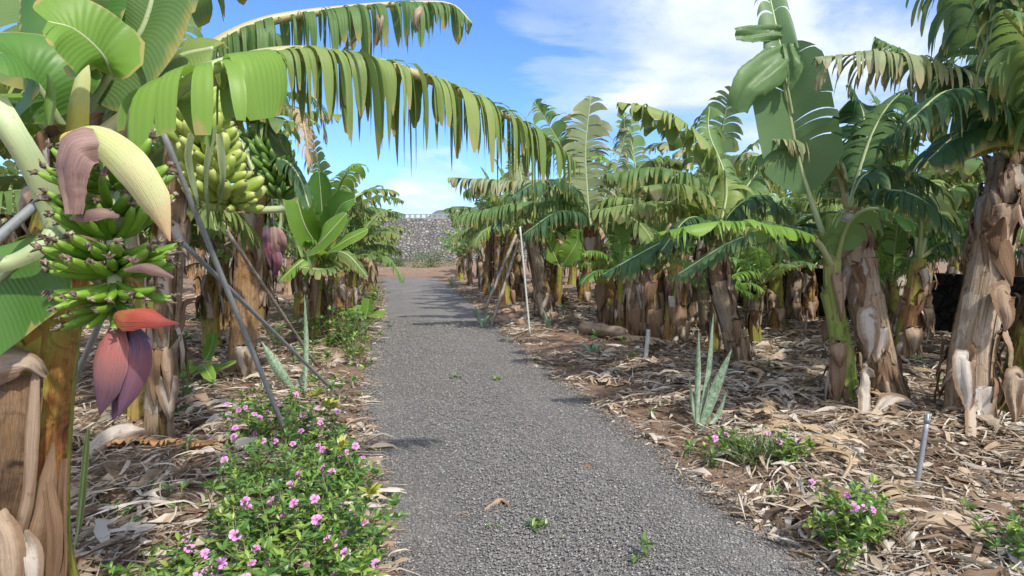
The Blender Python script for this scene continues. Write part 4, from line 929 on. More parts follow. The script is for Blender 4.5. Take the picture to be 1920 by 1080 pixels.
R1c = [add_ribbon(R1b, 'leaf_fold', [P(*q) for q in pts_], w_, 'leaf_paddle', cup=.15, rnd=r_, face=fc, wob=.02, seed=k, leafuv=True, rag=.04, n=30, m=11) for k, (pts_, w_, r_, fc) in enumerate([
    ([(1470, 62, 5.6), (1430, 60, 5.55), (1395, 62, 5.5), (1378, 64, 5.5)], [.06, .085, .085, .06], .4, (.1, -1, .2)),
    ([(1480, 100, 5.5), (1440, 130, 5.35), (1405, 160, 5.3), (1382, 205, 5.35)], [.10, .16, .15, .10], .6, (.2, -1, .3)),
    ([(1480, 80, 5.45), (1490, 130, 5.4), (1480, 165, 5.4)], [.05, .08, .02], .7, (-.2, -1, .1))])]
# far right trunk
R2 = rplant('banana plant with the tallest brown trunk at right, white sheath hanging at its foot', (1818, 800), (1893, 290, .1), .195, .13, 'stem_dry', 63,
    flaps=[(.17, 3.25, .36, .11, .93, .06), (.03, 3.3, .30, .13, .8, .14), (.36, 2.3, .32, .12, .45, .10), (.82, 3.5, .3, .09, .5, .05), (.95, 3.2, .26, .09, .8, .05), (.02, 2.3, .25, .15, .4, .16), (.88, 2.6, .3, .1, .4, .06), (.03, 4.2, .3, .15, .65, .15)], collar=34, mid=[(1822, 660), (1858, 470, .05)], cr=(.66, 1.0), shells=12,
    leaves=[([(1890, 285, .1), (1840, 175, -.1), (1760, 125, -.3), (1650, 100, -.5), (1528, 108, -.6)], .32, 'leaf_pale', dict(ns=46, tear=.85, droop=.62, fold=6, u0=.08, gaps=.45, rr=(.03, .006), missing=.06, rib='rib_tan', slant=.35, label='pale worn leaf reaching left with shredded strips')),
            ([(1893, 285, .1), (1900, 120, 0), (1850, 10, -.1), (1730, -60, -.2)], .42, 'leaf', dict(ns=30, tear=.9, droop=.6, gaps=.5, missing=.12)),
            ([(1893, 285, .1), (1925, 120, -.2), (1950, 20, -.5), (1900, -80, -1.0)], .42, 'leaf_blue', dict(ns=30, tear=.9, droop=.6, gaps=.5, missing=.1)),
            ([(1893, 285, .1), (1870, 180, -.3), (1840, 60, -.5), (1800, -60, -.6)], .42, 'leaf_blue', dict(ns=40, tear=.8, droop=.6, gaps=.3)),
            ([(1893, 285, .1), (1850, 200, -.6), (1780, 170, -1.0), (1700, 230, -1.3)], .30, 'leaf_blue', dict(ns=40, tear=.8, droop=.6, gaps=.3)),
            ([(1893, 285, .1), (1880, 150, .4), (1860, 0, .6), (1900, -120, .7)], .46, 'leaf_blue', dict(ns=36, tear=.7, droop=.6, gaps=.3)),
            ([(1893, 285, .1), (1950, 200, -.4), (1960, 120, -1.0), (1880, 20, -1.6)], .40, 'leaf', dict(ns=26, tear=.85, droop=.7, gaps=.5)),
            ([(1893, 290, .1), (1840, 230, .3), (1760, 215, .5), (1660, 260, .6)], .36, 'leaf_blue', dict(ns=32, tear=.9, droop=.6, gaps=.4)),
            ([(1893, 290, .2), (1830, 200, .8), (1740, 130, 1.2), (1640, 70, 1.4)], .38, 'leaf', dict(ns=36, tear=.95, droop=.6, gaps=.5, missing=.15)),
            ([(1893, 290, 0), (1850, 255, -.3), (1800, 250, -.5), (1740, 300, -.6)], .32, 'leaf_blue', dict(ns=10, tear=.15, droop=.3)),
            ([(1893, 290, 0), (1930, 220, -.5), (1980, 210, -.9), (2040, 260, -1.2)], .40, 'leaf', dict(ns=24, tear=.8, droop=.5)),
            ([(1893, 290, .2), (1950, 180, .8), (2030, 130, 1.2), (2120, 200, 1.5)], .40, 'leaf', dict(ns=24, tear=.8, droop=.5))])
rplant('dark leaning stem half out of frame at the right edge', (1880, 790), (2030, 300), .13, .10, 'stem_green', 74, flaps=[(.3, 3.0, .4, .09, .75, .05), (.12, 3.5, .4, .10, .35, .08)], collar=14, cr=(.0, .5), mid=[(1915, 690), (1960, 520)],
    leaves=[([(2030, 300, 0), (2060, 200, 0), (2150, 120, 0), (2280, 130, 0)], .36, 'leaf', {}), ([(2030, 300, 0), (2040, 200, .4), (2060, 80, .9), (2080, 20, 1.3)], .36, 'leaf', {}), ([(2030, 300, 0), (2080, 260, .4), (2200, 260, .8), (2330, 350, 1.1)], .36, 'leaf_far', {}), ([(2030, 300, 0), (2100, 230, -.4), (2200, 220, -.7), (2300, 300, -.9)], .36, 'leaf_blue', {})])
R3 = rplant('banana plant with leaning tan trunk and a brown dead sheath jutting out to the left', (1392, 700), (1340, 462), .165, .11, 'stem_dry', 85,
    flaps=[(.88, 4.3, .2, .12, .38, .16), (.12, 3.6, .34, .09, .8, .12), (.3, 2.6, .5, .09, .45, .04), (.45, 2.9, .3, .07, .3, .04), (.1, 2.6, .3, .1, .4, .08)], collar=16, mid=[(1372, 610), (1348, 530)],
    leaves=[([(1340, 462, 0), (1320, 400, -.3), (1280, 350, -.7), (1200, 350, -1.0)], .32, 'leaf_far', dict(ns=30, tear=.6, droop=.4)),
            ([(1340, 462, 0), (1380, 430, -.4), (1430, 420, -.8), (1470, 470, -1.0)], .30, 'leaf_far', dict(ns=26, tear=.6, droop=.4)),
            ([(1340, 462, 0), (1300, 390, -.1), (1230, 380, -.4), (1110, 395, -.6)], .33, 'leaf_far', dict(ns=40, droop=.5, fold=6)),
            ([(1340, 462, 0), (1360, 340, .3), (1290, 240, .3), (1225, 205, .3), (1158, 192, .3)], .33, 'leaf_arch', dict(ns=28, tear=.75, droop=.5, fold=10, gaps=.3, label='leaf rising against the sky with folded hanging strips')),
            ([(1340, 462, 0), (1310, 350, .0), (1240, 318, -.1), (1136, 326, -.2)], .34, 'leaf', dict(ns=44, tear=.8, droop=.55, label='level grey green leaf pointing at the path')),
            ([(1340, 462, 0), (1300, 430, -.5), (1230, 460, -.9), (1130, 515, -1.1)], .27, 'leaf_blue', dict(ns=36, tear=.7, droop=.5)),
            ([(1340, 462, 0), (1370, 400, .0), (1420, 370, .0), (1480, 400, .0)], .34, 'leaf_blue', dict(ns=24, droop=.5)),
            ([(1340, 462, .2), (1360, 340, .8), (1330, 250, 1.1), (1330, 200, 1.3)], .32, 'leaf', dict(ns=30, tear=.9)),
            ([(1340, 462, .2), (1400, 350, .8), (1450, 300, 1.0), (1520, 300, 1.2)], .34, 'leaf', dict(ns=30, tear=.8, droop=.5)),
            ([(1340, 462, .1), (1330, 420, -.4), (1290, 410, -.9), (1240, 470, -1.2)], .28, 'leaf_blue', dict(ns=26, tear=.8, droop=.5))])
R4 = rplant('curved yellow green trunk below the tall feathery upright leaf, right of the path', (1152, 618), (1108, 425), .24, .15, 'stem_green', 96, flaps=[(.9, 3.6, .4, .14, .7, .05), (.45, 3.9, .5, .14, .3, .05), (.2, 4.0, .6, .16, .25, .05)], collar=12, mid=[(1140, 545), (1122, 490)], cr=(.7, 1),
    leaves=[([(1108, 430, 0), (1102, 370, 0), (1098, 280, 0), (1108, 180, 0)], .40, 'leaf_pale', dict(ns=40, tear=.75, droop=.2, fold=20, hint=FR, gaps=.3, rib='petiole', m=6, slant=.3, label='feathery leaf standing straight up')),
            ([(1108, 430, 0), (1085, 340, .3), (1050, 270, .4), (1002, 190, .4)], .34, 'leaf', dict(ns=40, tear=.95, droop=.3, hint=FR, gaps=.4)),
            ([(1105, 430, 0), (1060, 385, -.3), (980, 380, -.6), (848, 408, -.8)], .40, 'leaf', dict(ns=56, tear=.9, droop=.55, gaps=.3)),
            ([(1105, 430, 0), (1050, 345, .2), (960, 340, .2), (840, 333, .2)], .40, 'leaf_pale', dict(ns=56, tear=.95, droop=.55, gaps=.4)),
            ([(1108, 425, 0), (1140, 380, -.4), (1190, 375, -.8), (1250, 400, -1.0)], .42, 'leaf_arch', dict(ns=40, tear=.8, droop=.5)),
            ([(1108, 425, 0), (1150, 330, .4), (1170, 260, .6), (1170, 220, .6)], .33, 'leaf_pale', dict(ns=50, tear=1, droop=.5, gaps=.6)),
            ([(1108, 425, 0), (1060, 350, -.6), (1010, 340, -1.2), (960, 370, -1.5)], .38, 'leaf_blue', dict(ns=40, tear=.9, droop=.6)),
            ([(1108, 428, 0), (1080, 400, -.5), (1040, 400, -.9), (980, 440, -1.2)], .36, 'leaf_blue', dict(ns=40, tear=.9, droop=.6)),
            ([(1108, 425, 0), (1150, 400, -.8), (1200, 420, -1.4), (1240, 480, -1.8)], .36, 'leaf_far', dict(ns=30, tear=.6, droop=.4)),
            ([(1108, 425, 0), (1160, 360, .3), (1220, 300, .5), (1300, 310, .5)], .40, 'leaf_far', dict(ns=40, tear=.85, droop=.5))])
rplant('slender mottled pink brown trunk right of the thin pale rod', (1032, 600), (990, 420), .20, .14, 'stem_mixed', 107, collar=20, mid=[(1015, 540)], cr=(.3, 1), flaps=[(.3, 3.2, .5, .15, .8, .06), (.1, 3, .3, .15, .7, .1)],
    leaves=[([(990, 420, 0), (960, 360, .3), (920, 340, .5), (870, 360, .6)], .40, 'leaf', dict(ns=40, tear=.9, droop=.6)),
            ([(990, 420, 0), (970, 300, .5), (930, 240, .7), (900, 210, .8)], .28, 'leaf_pale', dict(ns=50, tear=1, droop=.8, gaps=.7, missing=.2)),
            ([(990, 420, 0), (1020, 350, .3), (1060, 340, .5), (1110, 380, .6)], .40, 'leaf_blue', dict(ns=40, tear=.9, droop=.6)),
            ([(990, 420, 0), (975, 390, -.5), (950, 390, -.9), (925, 430, -1.2)], .36, 'leaf_blue', dict(ns=40, tear=.9, droop=.6))])
rplant('fresh young sucker with two bright green entire leaves between the mottled trunk and curved trunk', (1045, 575), (1050, 500), .12, .09, 'stem_green', 118, collar=0, shells=4,
    leaves=[([(1050, 505, 0), (1040, 480, 0), (1028, 455, 0), (1018, 432, 0)], .22, 'leaf_fresh', dict(ns=10, tear=.05, droop=.1, hint=FR)),
            ([(1050, 505, 0), (1070, 475, -.2), (1082, 452, -.2), (1084, 430, -.2)], .30, 'leaf_fresh', dict(ns=10, tear=.05, droop=.12, hint=(-.3, -1, .2))),
            ([(1050, 505, 0), (1090, 485, -.3), (1110, 480, -.4), (1140, 490, -.4)], .24, 'leaf', dict(ns=30, tear=.6, droop=.3))])
for bp, tp, r_, m_, sd_, lb in [((1192, 632), (1190, 520), .20, 'stem_dry', 130, 'cut brown banana stump beside the curved yellow green trunk'), ((1230, 640), (1225, 515), .17, 'stem_mixed', 131, 'cut banana stump in the middle of the stump row'),
                                ((1262, 645), (1275, 500), .17, 'stem_green', 132, 'greenish leaning stump right of the cut brown stumps'), ((1300, 618), (1305, 520), .18, 'stem_dry', 133, 'dark brown stump behind the greenish leaning one')]:
    rplant(lb, bp, tp, r_, r_ * .8, m_, sd_, collar=14, cut=True, cr=(.5, 1.0), cl=(.25, .55), shells=8, name='banana_stump', cat='stump', flaps=[(.5, 3.2, .5, .13, .3, .08), (.3, 2.7, .4, .12, .6, .1)], cu=.2)
for bp, tp, r_, m_, sd_, lb in [((1458, 620), (1455, 495), .15, 'stem_green', 140, 'mossy green stem in the shade left of the dark wall opening'), ((1484, 605), (1490, 500), .17, 'stem_mixed', 141, 'red brown stem right beside the mossy green stem in the shade'),
                                ((1690, 690), (1722, 485), .13, 'stem_green', 142, 'thin yellow green stem between the two thick brown trunks'), ((1668, 600), (1662, 460), .16, 'stem_rust', 143, 'orange tinted stem behind the thick leaning trunk'),
                                ((1516, 600), (1518, 505), .15, 'stem_green', 144, 'short mossy stem behind the green stem with the paddle leaf'), ((1725, 640), (1735, 470), .15, 'stem_mixed', 145, 'brown stem against the dark wall, left of the tallest trunk')]:
    Y0 = gpt(*bp)[1]; lv = []
    rg_ = np.random.default_rng(sd_)
    for k in range(6):
        a = rg_.uniform(0, 6.28); dx = math.sin(a) * 130 * 8 / Y0 * rg_.uniform(.7, 1.2); dy = math.cos(a) * 1.0
        h_ = rg_.uniform(20, 150) * 8 / Y0
        lv.append(([(tp[0], tp[1], 0), (tp[0] + dx * .35, tp[1] - h_, dy * .35), (tp[0] + dx * .8, tp[1] - h_ * 1.1, dy * .8), (tp[0] + dx * 1.3, tp[1] - h_ * .4, dy * 1.3)], .3, ['leaf', 'leaf_blue', 'leaf_deep', 'leaf_arch'][k % 4], dict(ns=24, tear=.7, droop=.45)))
    rplant(lb, bp, tp, r_, r_ * .8, m_, sd_, collar=12, cr=(.3, 1.0), cl=(.2, .4), leaves=lv, flaps=[(.35, 3.2, .3, .1, .5, .08)])

# ================================================================== rows of further plants (prototypes copied)
def proto(seed, H, mat, kinds, nl=10, L=1.85, dead=2, fruit=False, up=1):
    rg = np.random.default_rng(seed); T_ = thing('banana_plant', None, 'banana plant', (0, 0, 0)); T_['_o'] = (0.0, 0.0, 0.0)
    st = [np.array([0, 0, -.05]), np.array([rg.uniform(-.1, .1), rg.uniform(-.1, .1), H * .5]), np.array([rg.uniform(-.25, .25), rg.uniform(-.25, .25), H])]
    add_trunk(T_, st, .15, .10, mat, seed, 9); add_collar(T_, st, .17, .11, seed + 1, 22, .35, 1.0, (.2, .55), (.03, .09), .3)
    for k in range(3): add_flap(T_, st, .17, .11, rg.uniform(.05, .6), rg.uniform(0, 6.28), rg.uniform(.25, .5), .1, rg.random(), out=.09, seed=seed + k)
    for k in range(nl):
        az = k * 137.5 + rg.uniform(-20, 20); el = 80 - k * 6.2 + rg.uniform(-8, 8)
        if k < up: el = 84
        m_ = arc_mid(st[-1], az, el, L * rg.uniform(.85, 1.15), sag=rg.uniform(.55, .95) if k >= up else .25)
        add_leaf(T_, m_, rg.uniform(.38, .47), kinds[k % len(kinds)], 'rib', seed=seed * 11 + k, ns=int(rg.integers(22, 42)), tear=rg.uniform(.55, .9) if k >= up else .45, droop=rg.uniform(.35, .6) if k >= up else .22, fold=rg.uniform(5, 22), m=6, missing=rg.uniform(.02, .10), gaps=.3, rr=(.028, .007))
    for k in range(dead):
        m_ = arc_mid(st[-1] - np.array([0, 0, .15]), rg.uniform(0, 360), rg.uniform(0, 30), rg.uniform(.9, 1.3), sag=1.3)
        add_leaf(T_, m_, .2, 'leaf_dead', 'rib_dead', name='dead_leaf', seed=seed * 13 + k, ns=22, tear=1, droop=1.0, fold=-10, m=4, missing=.2, gaps=.6, taper=.85, rr=(.02, .006))
    if fruit:
        d = np.array([math.sin(fruit), math.cos(fruit), 0.0]); q = st[-1]
        add_bunch(T_, [q, q + d * .15 + [0, 0, .15], q + d * .38 + [0, 0, .0], q + d * .42 - [0, 0, .35], q + d * .42 - [0, 0, .75]],
                  [(.42 + .075 * k, 10, .16, fruit, 5.5, .15, .3) for k in range(7)], 'plump' if seed % 2 else 'dark', seed)
    return T_
PR = [proto(201, 2.0, 'stem_mixed', ['leaf', 'leaf_pale', 'leaf_far', 'leaf_blue']), proto(202, 2.2, 'stem_rust', ['leaf', 'leaf_far', 'leaf_fresh'], fruit=3.6),
      proto(203, 1.9, 'stem_green', ['leaf', 'leaf_far', 'leaf_arch'], nl=13, L=1.8), proto(204, 1.6, 'stem_green', ['leaf_fresh', 'leaf', 'leaf_deep'], nl=9, L=1.6, dead=1, up=2),
      proto(205, 2.1, 'stem_mixed', ['leaf_far', 'leaf', 'leaf_pale'], nl=12, L=1.9, dead=3, up=2)]
used = [False] * len(PR)
def put(k, x, y, rz, sc, label, group=None, hs=1.0):
    if used[k]: o = copy_tree(PR[k])
    else: o = PR[k]; used[k] = True
    o.location = (x, y, float(gz(x, y))); o.rotation_euler = (0, 0, rz); o.scale = (sc, sc, sc * hs)
    o['label'] = label
    if group: o['group'] = group
    elif 'group' in o: del o['group']
    return o
rg = np.random.default_rng(77)
def row(pts, label, group, ks=None, smin=.85, smax=1.1):
    for i, (x, y) in enumerate(pts):
        put(int(rg.integers(len(PR))) if ks is None else ks[i % len(ks)], x + rg.uniform(-.25, .25), y + rg.uniform(-.3, .3), rg.uniform(0, 6.28), rg.uniform(smin, smax), label, group)
# front row right, getting smaller towards the dam
sc = [(975, 566, 4, .95, 'plant with a slim dark pink trunk left of the thin pale rod'), (935, 556, 1, .95, 'plant with a yellow green bunch beside two leaning dark props'), (905, 541, 0, .85, 'small plant with an orange lit trunk right of the path bend')]
for px, py, k, s_, lb in sc:
    g = gpt(px, py); put(k, g[0], g[1], 2.4 + px, s_, 'banana ' + lb)
row([(xr(y) + .8, y) for y in (25.5, 28.0, 30.5, 33)], 'hazy small banana plant at the far end of the right-hand row before the dam', 'banana plants at the far end of the right-hand row', None, .6, .8)
row([(xl(y) - .9, y) for y in (11.8, 14.2)], 'banana plant in the left-hand row just behind the bright green young plant', 'banana plants behind the bright green young plant', [1, 2], .8, .95)
row([(xl(y) - .8, y) for y in (17, 19.5, 22.5, 25.5, 29, 32)], 'distant tattered banana plant along the left side of the path towards the dam', 'distant banana plants along the left edge of the path', [4, 0, 2, 4, 0], .75, .95)
pts = [(x, y) for y in (10.5, 13.5, 17, 20.5, 25, 30) for x in np.arange(xr(y) + (3.2 if y < 12 else 2.8), xr(y) + 3 + y * .75, 3.0 if y < 12 else 2.1)]
row(pts, 'banana plant deep in the shaded grove right of the path, behind the front row', 'banana plants deep in the right-hand grove', [0, 2, 4, 1, 2], .9, 1.1)
pts = [(x, y) for y in (8, 11.5, 15.5, 20, 25, 30) for x in np.arange(xl(y) - 2.8, xl(y) - 3 - y * .7, -3.0)]
row(pts, 'banana plant in the shady rows behind the front row left of the path', 'banana plants in the left-hand rows behind', [2, 0, 1, 4], .85, 1.05)
row([(-4.3, 4.3), (-3.6, 5.9), (-5.8, 6.3)], 'leafy banana plant filling the background behind the foreground plant at the left edge', 'banana plants just behind the foreground plant', [0, 2, 1], 1.0, 1.1)
row([(6.4, 7.6), (7.6, 6.0), (9.5, 8.2), (6.0, 10.2)], 'banana plant standing behind the two thick brown trunks at right', 'banana plants behind the thick trunks', [2, 0, 4, 3], 1.0, 1.15)

def hang(T_, Yb, lst):
    for k, (x0, y0, x1, y1, hw, r_, lb) in enumerate(lst):
        d = .27; w_ = hw * .8 * (Yb - d) / FPX; h_ = y1 - y0
        ye = min(Yb - d - .02, gpt(x1, y1)[1] + .06); Y0 = Yb - d; lp = lambda f: Y0 + (ye - Y0) * f
        c = [P(x0 + 5, y0 + 10, Y0 + .08), P(x0, y0 - 2, Y0 + .02), P(x0 + (x1 - x0) * .3, y0 + h_ * .3, lp(.3)), P(x0 + (x1 - x0) * .7 + hw * .2, y0 + h_ * .7, lp(.7)), P(x1, y1, lp(1))]
        add_ribbon(T_, 'dry_sheath', c, [w_ * .95, w_ * 1.05, w_, w_ * .92, w_ * .6, w_ * .08], 'sheath', label=lb, face=(-.1, -1, .12), cup=.15, rnd=r_, wob=.015, rag=.05, n=28, m=11, seed=k + int(x0))
hang(R1, gpt(1668, 770)[1], [(1630, 592, 1628, 672, 26, .88, 'pale grey sheath flap hanging on the front'), (1626, 702, 1612, 825, 16, .9, None)])
hang(R2, gpt(1818, 800)[1], [(1806, 672, 1814, 782, 25, .95, 'white papery sheath hanging at the foot'), (1826, 776, 1826, 878, 22, .68, None), (1884, 548, 1884, 622, 26, .42, None), (1904, 704, 1900, 800, 20, .55, None)])

row([(xl(y) - d, y) for y, d in ((10.4, .7), (12.6, .5), (15.2, .6), (18.2, .5), (21, .4), (24, .5), (27, .5), (30.5, .5))], 'bushy young banana plant crowding the left path edge in the middle distance', 'young banana plants crowding the left path edge', [3, 2, 3, 0], .55, .8)
row([(xl(y) - d, y) for y, d in ((9.4, 2.2), (11.2, 2.0), (13.5, 1.9), (8.3, 2.6))], 'green banana plant filling the gap behind the first trunks left of the path', 'banana plants filling the gap left of the path', [3, 4, 3, 2], .75, .95)
row([(xr(y) + d, y) for y, d in ((16.5, 1.0), (20, .9), (23, .9), (17.5, 2.4))], 'banana plant in the right-hand front row beyond the curved trunk', 'banana plants of the right-hand front row beyond the curved trunk', [2, 4, 0, 3], .85, 1.05)

row([(xr(y) + d, y) for y, d in ((8.6, 2.6), (9.6, 3.6), (10.8, 2.2), (11.6, 4.2), (12.8, 3.3), (13.4, 5.2), (9.0, 5.0), (15, 3.6), (15.5, 6.2), (17.5, 4.6))], 'short young banana plant with low bright leaves among the trunks right of the path', 'young banana plants among the right-hand trunks', [3], .5, .68)
# ================================================================== dam, hill, wall, far shrub
DY = 66.0
dam = thing('stone_dam', 'tall sloping dam wall of grey brown rubble closing the end of the path', 'dam', (0, DY, 0))
ztop = P(800, 410, DY + 5)[2]; mb = MB()
gx = np.arange(-75, 75.1, .5); gv = np.linspace(0, 1, 26); Xd, Vd = np.meshgrid(gx, gv, indexing='ij')
rg = np.random.default_rng(9)
Zd = -0.6 + Vd * (ztop + .6); Yd = DY + Vd * 5 + rg.normal(0, .05, Xd.shape)
mb.add(np.stack([Xd, Yd, Zd], -1), np.zeros(Xd.shape + (3,)), grid_faces(len(gx), 26))
xt = np.array([-75, 75.]); top = np.array([[[-75, DY + 5, ztop], [-75, DY + 9, ztop], [-75, DY + 14, -.6]], [[75, DY + 5, ztop], [75, DY + 9, ztop], [75, DY + 14, -.6]]])
mb.add(top, np.zeros((2, 3, 3)), grid_faces(2, 3)); mb.build('wall_face', M['dam'], dam)
def boxv(mb, c, h, mat=0, rnd=.5, rz=0.0):
    c = np.array(c, float); h = np.array(h, float)
    v = np.array([[x, y, z] for x in (-1, 1) for y in (-1, 1) for z in (-1, 1)]) * h
    if rz: v = np.stack([v[:, 0] * math.cos(rz) - v[:, 1] * math.sin(rz), v[:, 0] * math.sin(rz) + v[:, 1] * math.cos(rz), v[:, 2]], 1)
    f = np.array([[0, 1, 3, 2], [4, 6, 7, 5], [0, 4, 5, 1], [2, 3, 7, 6], [0, 2, 6, 4], [1, 5, 7, 3]])
    k = len(f) * 4; V = (v + c)[f.ravel()]
    mb.add(V, np.full((24, 3), rnd), np.arange(24).reshape(6, 4), mat=mat)
mb = MB(); boxv(mb, (0, DY + 5.4, ztop + .03), (75, .35, .10)); boxv(mb, (0, DY + 5.4, ztop + .50), (75, .12, .05)); mb.build('parapet', M['concrete'], dam, smooth=False)
pmb = MB(); boxv(pmb, (0, 0, 0), (.12, .12, .16)); pme = pmb.mesh('parapet_post', [M['concrete']], smooth=False)
for k in range(60):
    o = bpy.data.objects.new('parapet_post', pme); COL.objects.link(o); o.parent = dam; o.location = (-25 + k * .62, 5.4, ztop + .29)
hl = MB(); ax = np.linspace(-1, 1, 80); ay = np.linspace(-1, 1, 30); AX, AY = np.meshgrid(ax, ay, indexing='ij')
HZ = 34 * np.exp(-(AX / .32) ** 2) * (1 - AY ** 2) * (1 + .25 * np.sin(AX * 17) + .12 * np.sin(AX * 41 + 1)) - 2
hc = P(815, 465, 900); hl.add(np.stack([hc[0] + AX * 330, 900 + AY * 90, HZ + 16], -1), np.zeros(AX.shape + (3,)), grid_faces(80, 30))
tag(hl.build('hills', M['hill'], origin=(0, 0, 0)), 'pale blue grey mountain top just above the dam crest', kind='structure')
# dark lava block wall in the grove
a_, b_ = G(1330, 568), G(1960, 655); a_[2] = b_[2] = 0
wl = thing('lava_wall', 'low black lava block wall in the shade behind the banana trunks', 'wall', a_)
dv = b_ - a_; Lw = np.linalg.norm(dv); ang = math.atan2(dv[1], dv[0]); mb = MB(); rg = np.random.default_rng(4)
for r_ in range(5):
    x = -.2 * (r_ % 2)
    while x < Lw:
        w_ = rg.uniform(.35, .6); c = a_ + dv / Lw * (x + w_ / 2) + np.array([0, 0, .1 + r_ * .215])
        boxv(mb, c + [0, rg.normal(0, .015), 0], (w_ / 2 - .008, .16 + rg.uniform(0, .02), .103), rnd=rg.random(), rz=ang); x += w_
mb.build('lava_block_courses', M['lava'], wl, smooth=False)
def leafcloud(mb, c, R, n, ls, rg, up=.3, mat=0):
    """many small leaves through a volume"""
    d = norm(rg.normal(0, 1, (n, 3))); r = rg.random(n) ** .45
    p = np.array(c) + d * r[:, None] * np.array(R) * (1 + .25 * np.sin(d[:, :1] * 5 + d[:, 1:2] * 4)); p[:, 2] = np.maximum(p[:, 2], .02)
    leaves(mb, p, norm(d + np.array([0, 0, up]) + rg.normal(0, .5, (n, 3))), ls * rg.uniform(.6, 1.3, n), rg, .32, mat)
def leaves(mb, p, d, L, rg, wr=.32, mat=0, bend=.25, rnd=None):
    n = len(p); L = np.asarray(L)[:, None]
    s = norm(np.cross(d, norm(rg.normal(0, .35, (n, 3)) + np.array([0, 0, 1.0])))); nn = np.cross(s, d)
    rows = []; 
    for t_, w_ in ((0, .08), (.3, .8), (.6, 1.0), (.85, .6), (1.0, .04)):
        c = p + d * L * t_ - nn * L * bend * t_ ** 2 * np.sign(nn[:, 2:3] + 1e-6); ww = L * wr * w_ * .5
        rows.append(np.stack([c - s * ww + nn * ww * .25, c, c + s * ww + nn * ww * .25], 1))
    V = np.stack(rows, 1); U = np.zeros(V.shape); U[..., 0] = np.array([0, .3, .6, .85, 1])[None, :, None]; U[..., 1] = np.array([-1, 0, 1])
    U[..., 2] = (rg.random(n) if rnd is None else rnd)[:, None, None]
    mb.add(V, U, (grid_faces(5, 3)[None] + (np.arange(n) * 15)[:, None, None]).reshape(-1, 4), mat=mat)
rg = np.random.default_rng(31)
for (px, py, Y_, R, lb) in [(805, 500, 40, (2.0, 1.2, .8), 'dark green bush at the foot of the stone dam beyond the path'), (735, 500, 43, (1.0, .8, .5), 'small dry bush at the left end of the dam foot')]:
    c = P(px, py, Y_); c[2] = R[2] * .7; T_ = thing('shrub', lb, 'shrub', (c[0], c[1], 0)); mb = MB(); leafcloud(mb, c, R, 3500, .11, rg); mb.build('foliage', M['shrub'], T_)
    mb = MB()
    for k in range(9): tube(mb, np.array([[c[0], c[1], 0], c + rg.normal(0, .2, 3), c + rg.normal(0, .6, 3) * np.array(R)]), [.03, .02, .006], 5)
    mb.build('stem', M['twig'], T_)
# ================================================================== mottled sword-leaved plants
def snake(label, bases, blades, group=None, cat='snake plant'):
    b = np.array(bases, float); T_ = thing('snake_plant', label, cat, b, group)
    for k, (p0, p1, p2, w_, f_) in enumerate(blades):
        add_ribbon(T_, 'blade', [p0, p1, p2], [w_ * .45, w_ * .75, w_, w_ * .95, w_ * .6, .002], 'snake', face=f_, cup=.5, rnd=(k * .37) % 1, thick=.006, n=22, m=7)
    return T_
def sn(px, py, bl, label, **kw):
    g = gpt(px, py); snake(label, g, [(gpt(x0, y0) if y0 > 560 else g, P(x1, y1, g[1] + d1), P(x2, y2, g[1] + d2), w_, f_) for x0, y0, x1, y1, d1, x2, y2, d2, w_, f_ in bl], **kw)
sn(1310, 812, [(1305, 815, 1308, 715, 0, 1310, 618, 0, .024, (-.5, -1, 0)), (1308, 815, 1330, 700, .05, 1338, 588, .05, .025, (.3, -1, 0)), (1312, 815, 1340, 740, -.05, 1372, 655, -.1, .044, (.1, -1, .1)), (1315, 812, 1322, 770, .1, 1330, 720, .1, .018, (0, -1, 0)), (1308, 815, 1300, 760, .06, 1292, 705, .08, .016, (.3, -1, 0)), (1314, 815, 1345, 780, .05, 1362, 735, .05, .02, (-.3, -1, .2))],
   'tall mottled grey green blades standing at the right edge of the path')
sn(572, 745, [(572, 750, 574, 650, 0, 571, 552, 0, .024, (.2, -1, 0))], 'single upright mottled blade rising behind the lower crossed pole')
sn(545, 742, [(552, 738, 520, 690, .0, 490, 640, 0, .055, (.2, -1, .3)), (540, 750, 560, 715, .1, 575, 690, .1, .035, (-.3, -1, .2))], 'broad mottled blade leaning left between the crossed poles')
for (px, py, h_, lb) in [(655, 590, 55, 'pale narrow blades beside the left path edge under the dry trunk'), (600, 608, 42, 'short pale blade next to the thin grey stake left of the path'), (905, 615, 40, 'small pale blades at the foot of the dark props, right of the path'), (1030, 622, 45, 'small blades in the litter below the mottled trunk'),
                         (920, 560, 34, 'narrow grey blades at the path bend'), (848, 540, 30, 'grey green blades at the far right corner of the path'), (664, 572, 45, 'slender blades in the far left row'), (1110, 672, 30, 'short green blades in the bare soil right of the path')]:
    g = gpt(px, py); rg_ = np.random.default_rng(px); bl = []
    for k in range(5): dx = rg_.uniform(-.22, .22); bl.append((g + [rg_.uniform(-.05, .05), 0, -.02], g + [dx * .5, rg_.uniform(-.1, .1), h_ * g[1] / FPX * .5], g + [dx, rg_.uniform(-.15, .15), h_ * g[1] / FPX * rg_.uniform(.6, 1)], .028, (rg_.uniform(-.5, .5), -1, .1)))
    snake(lb, g, bl)
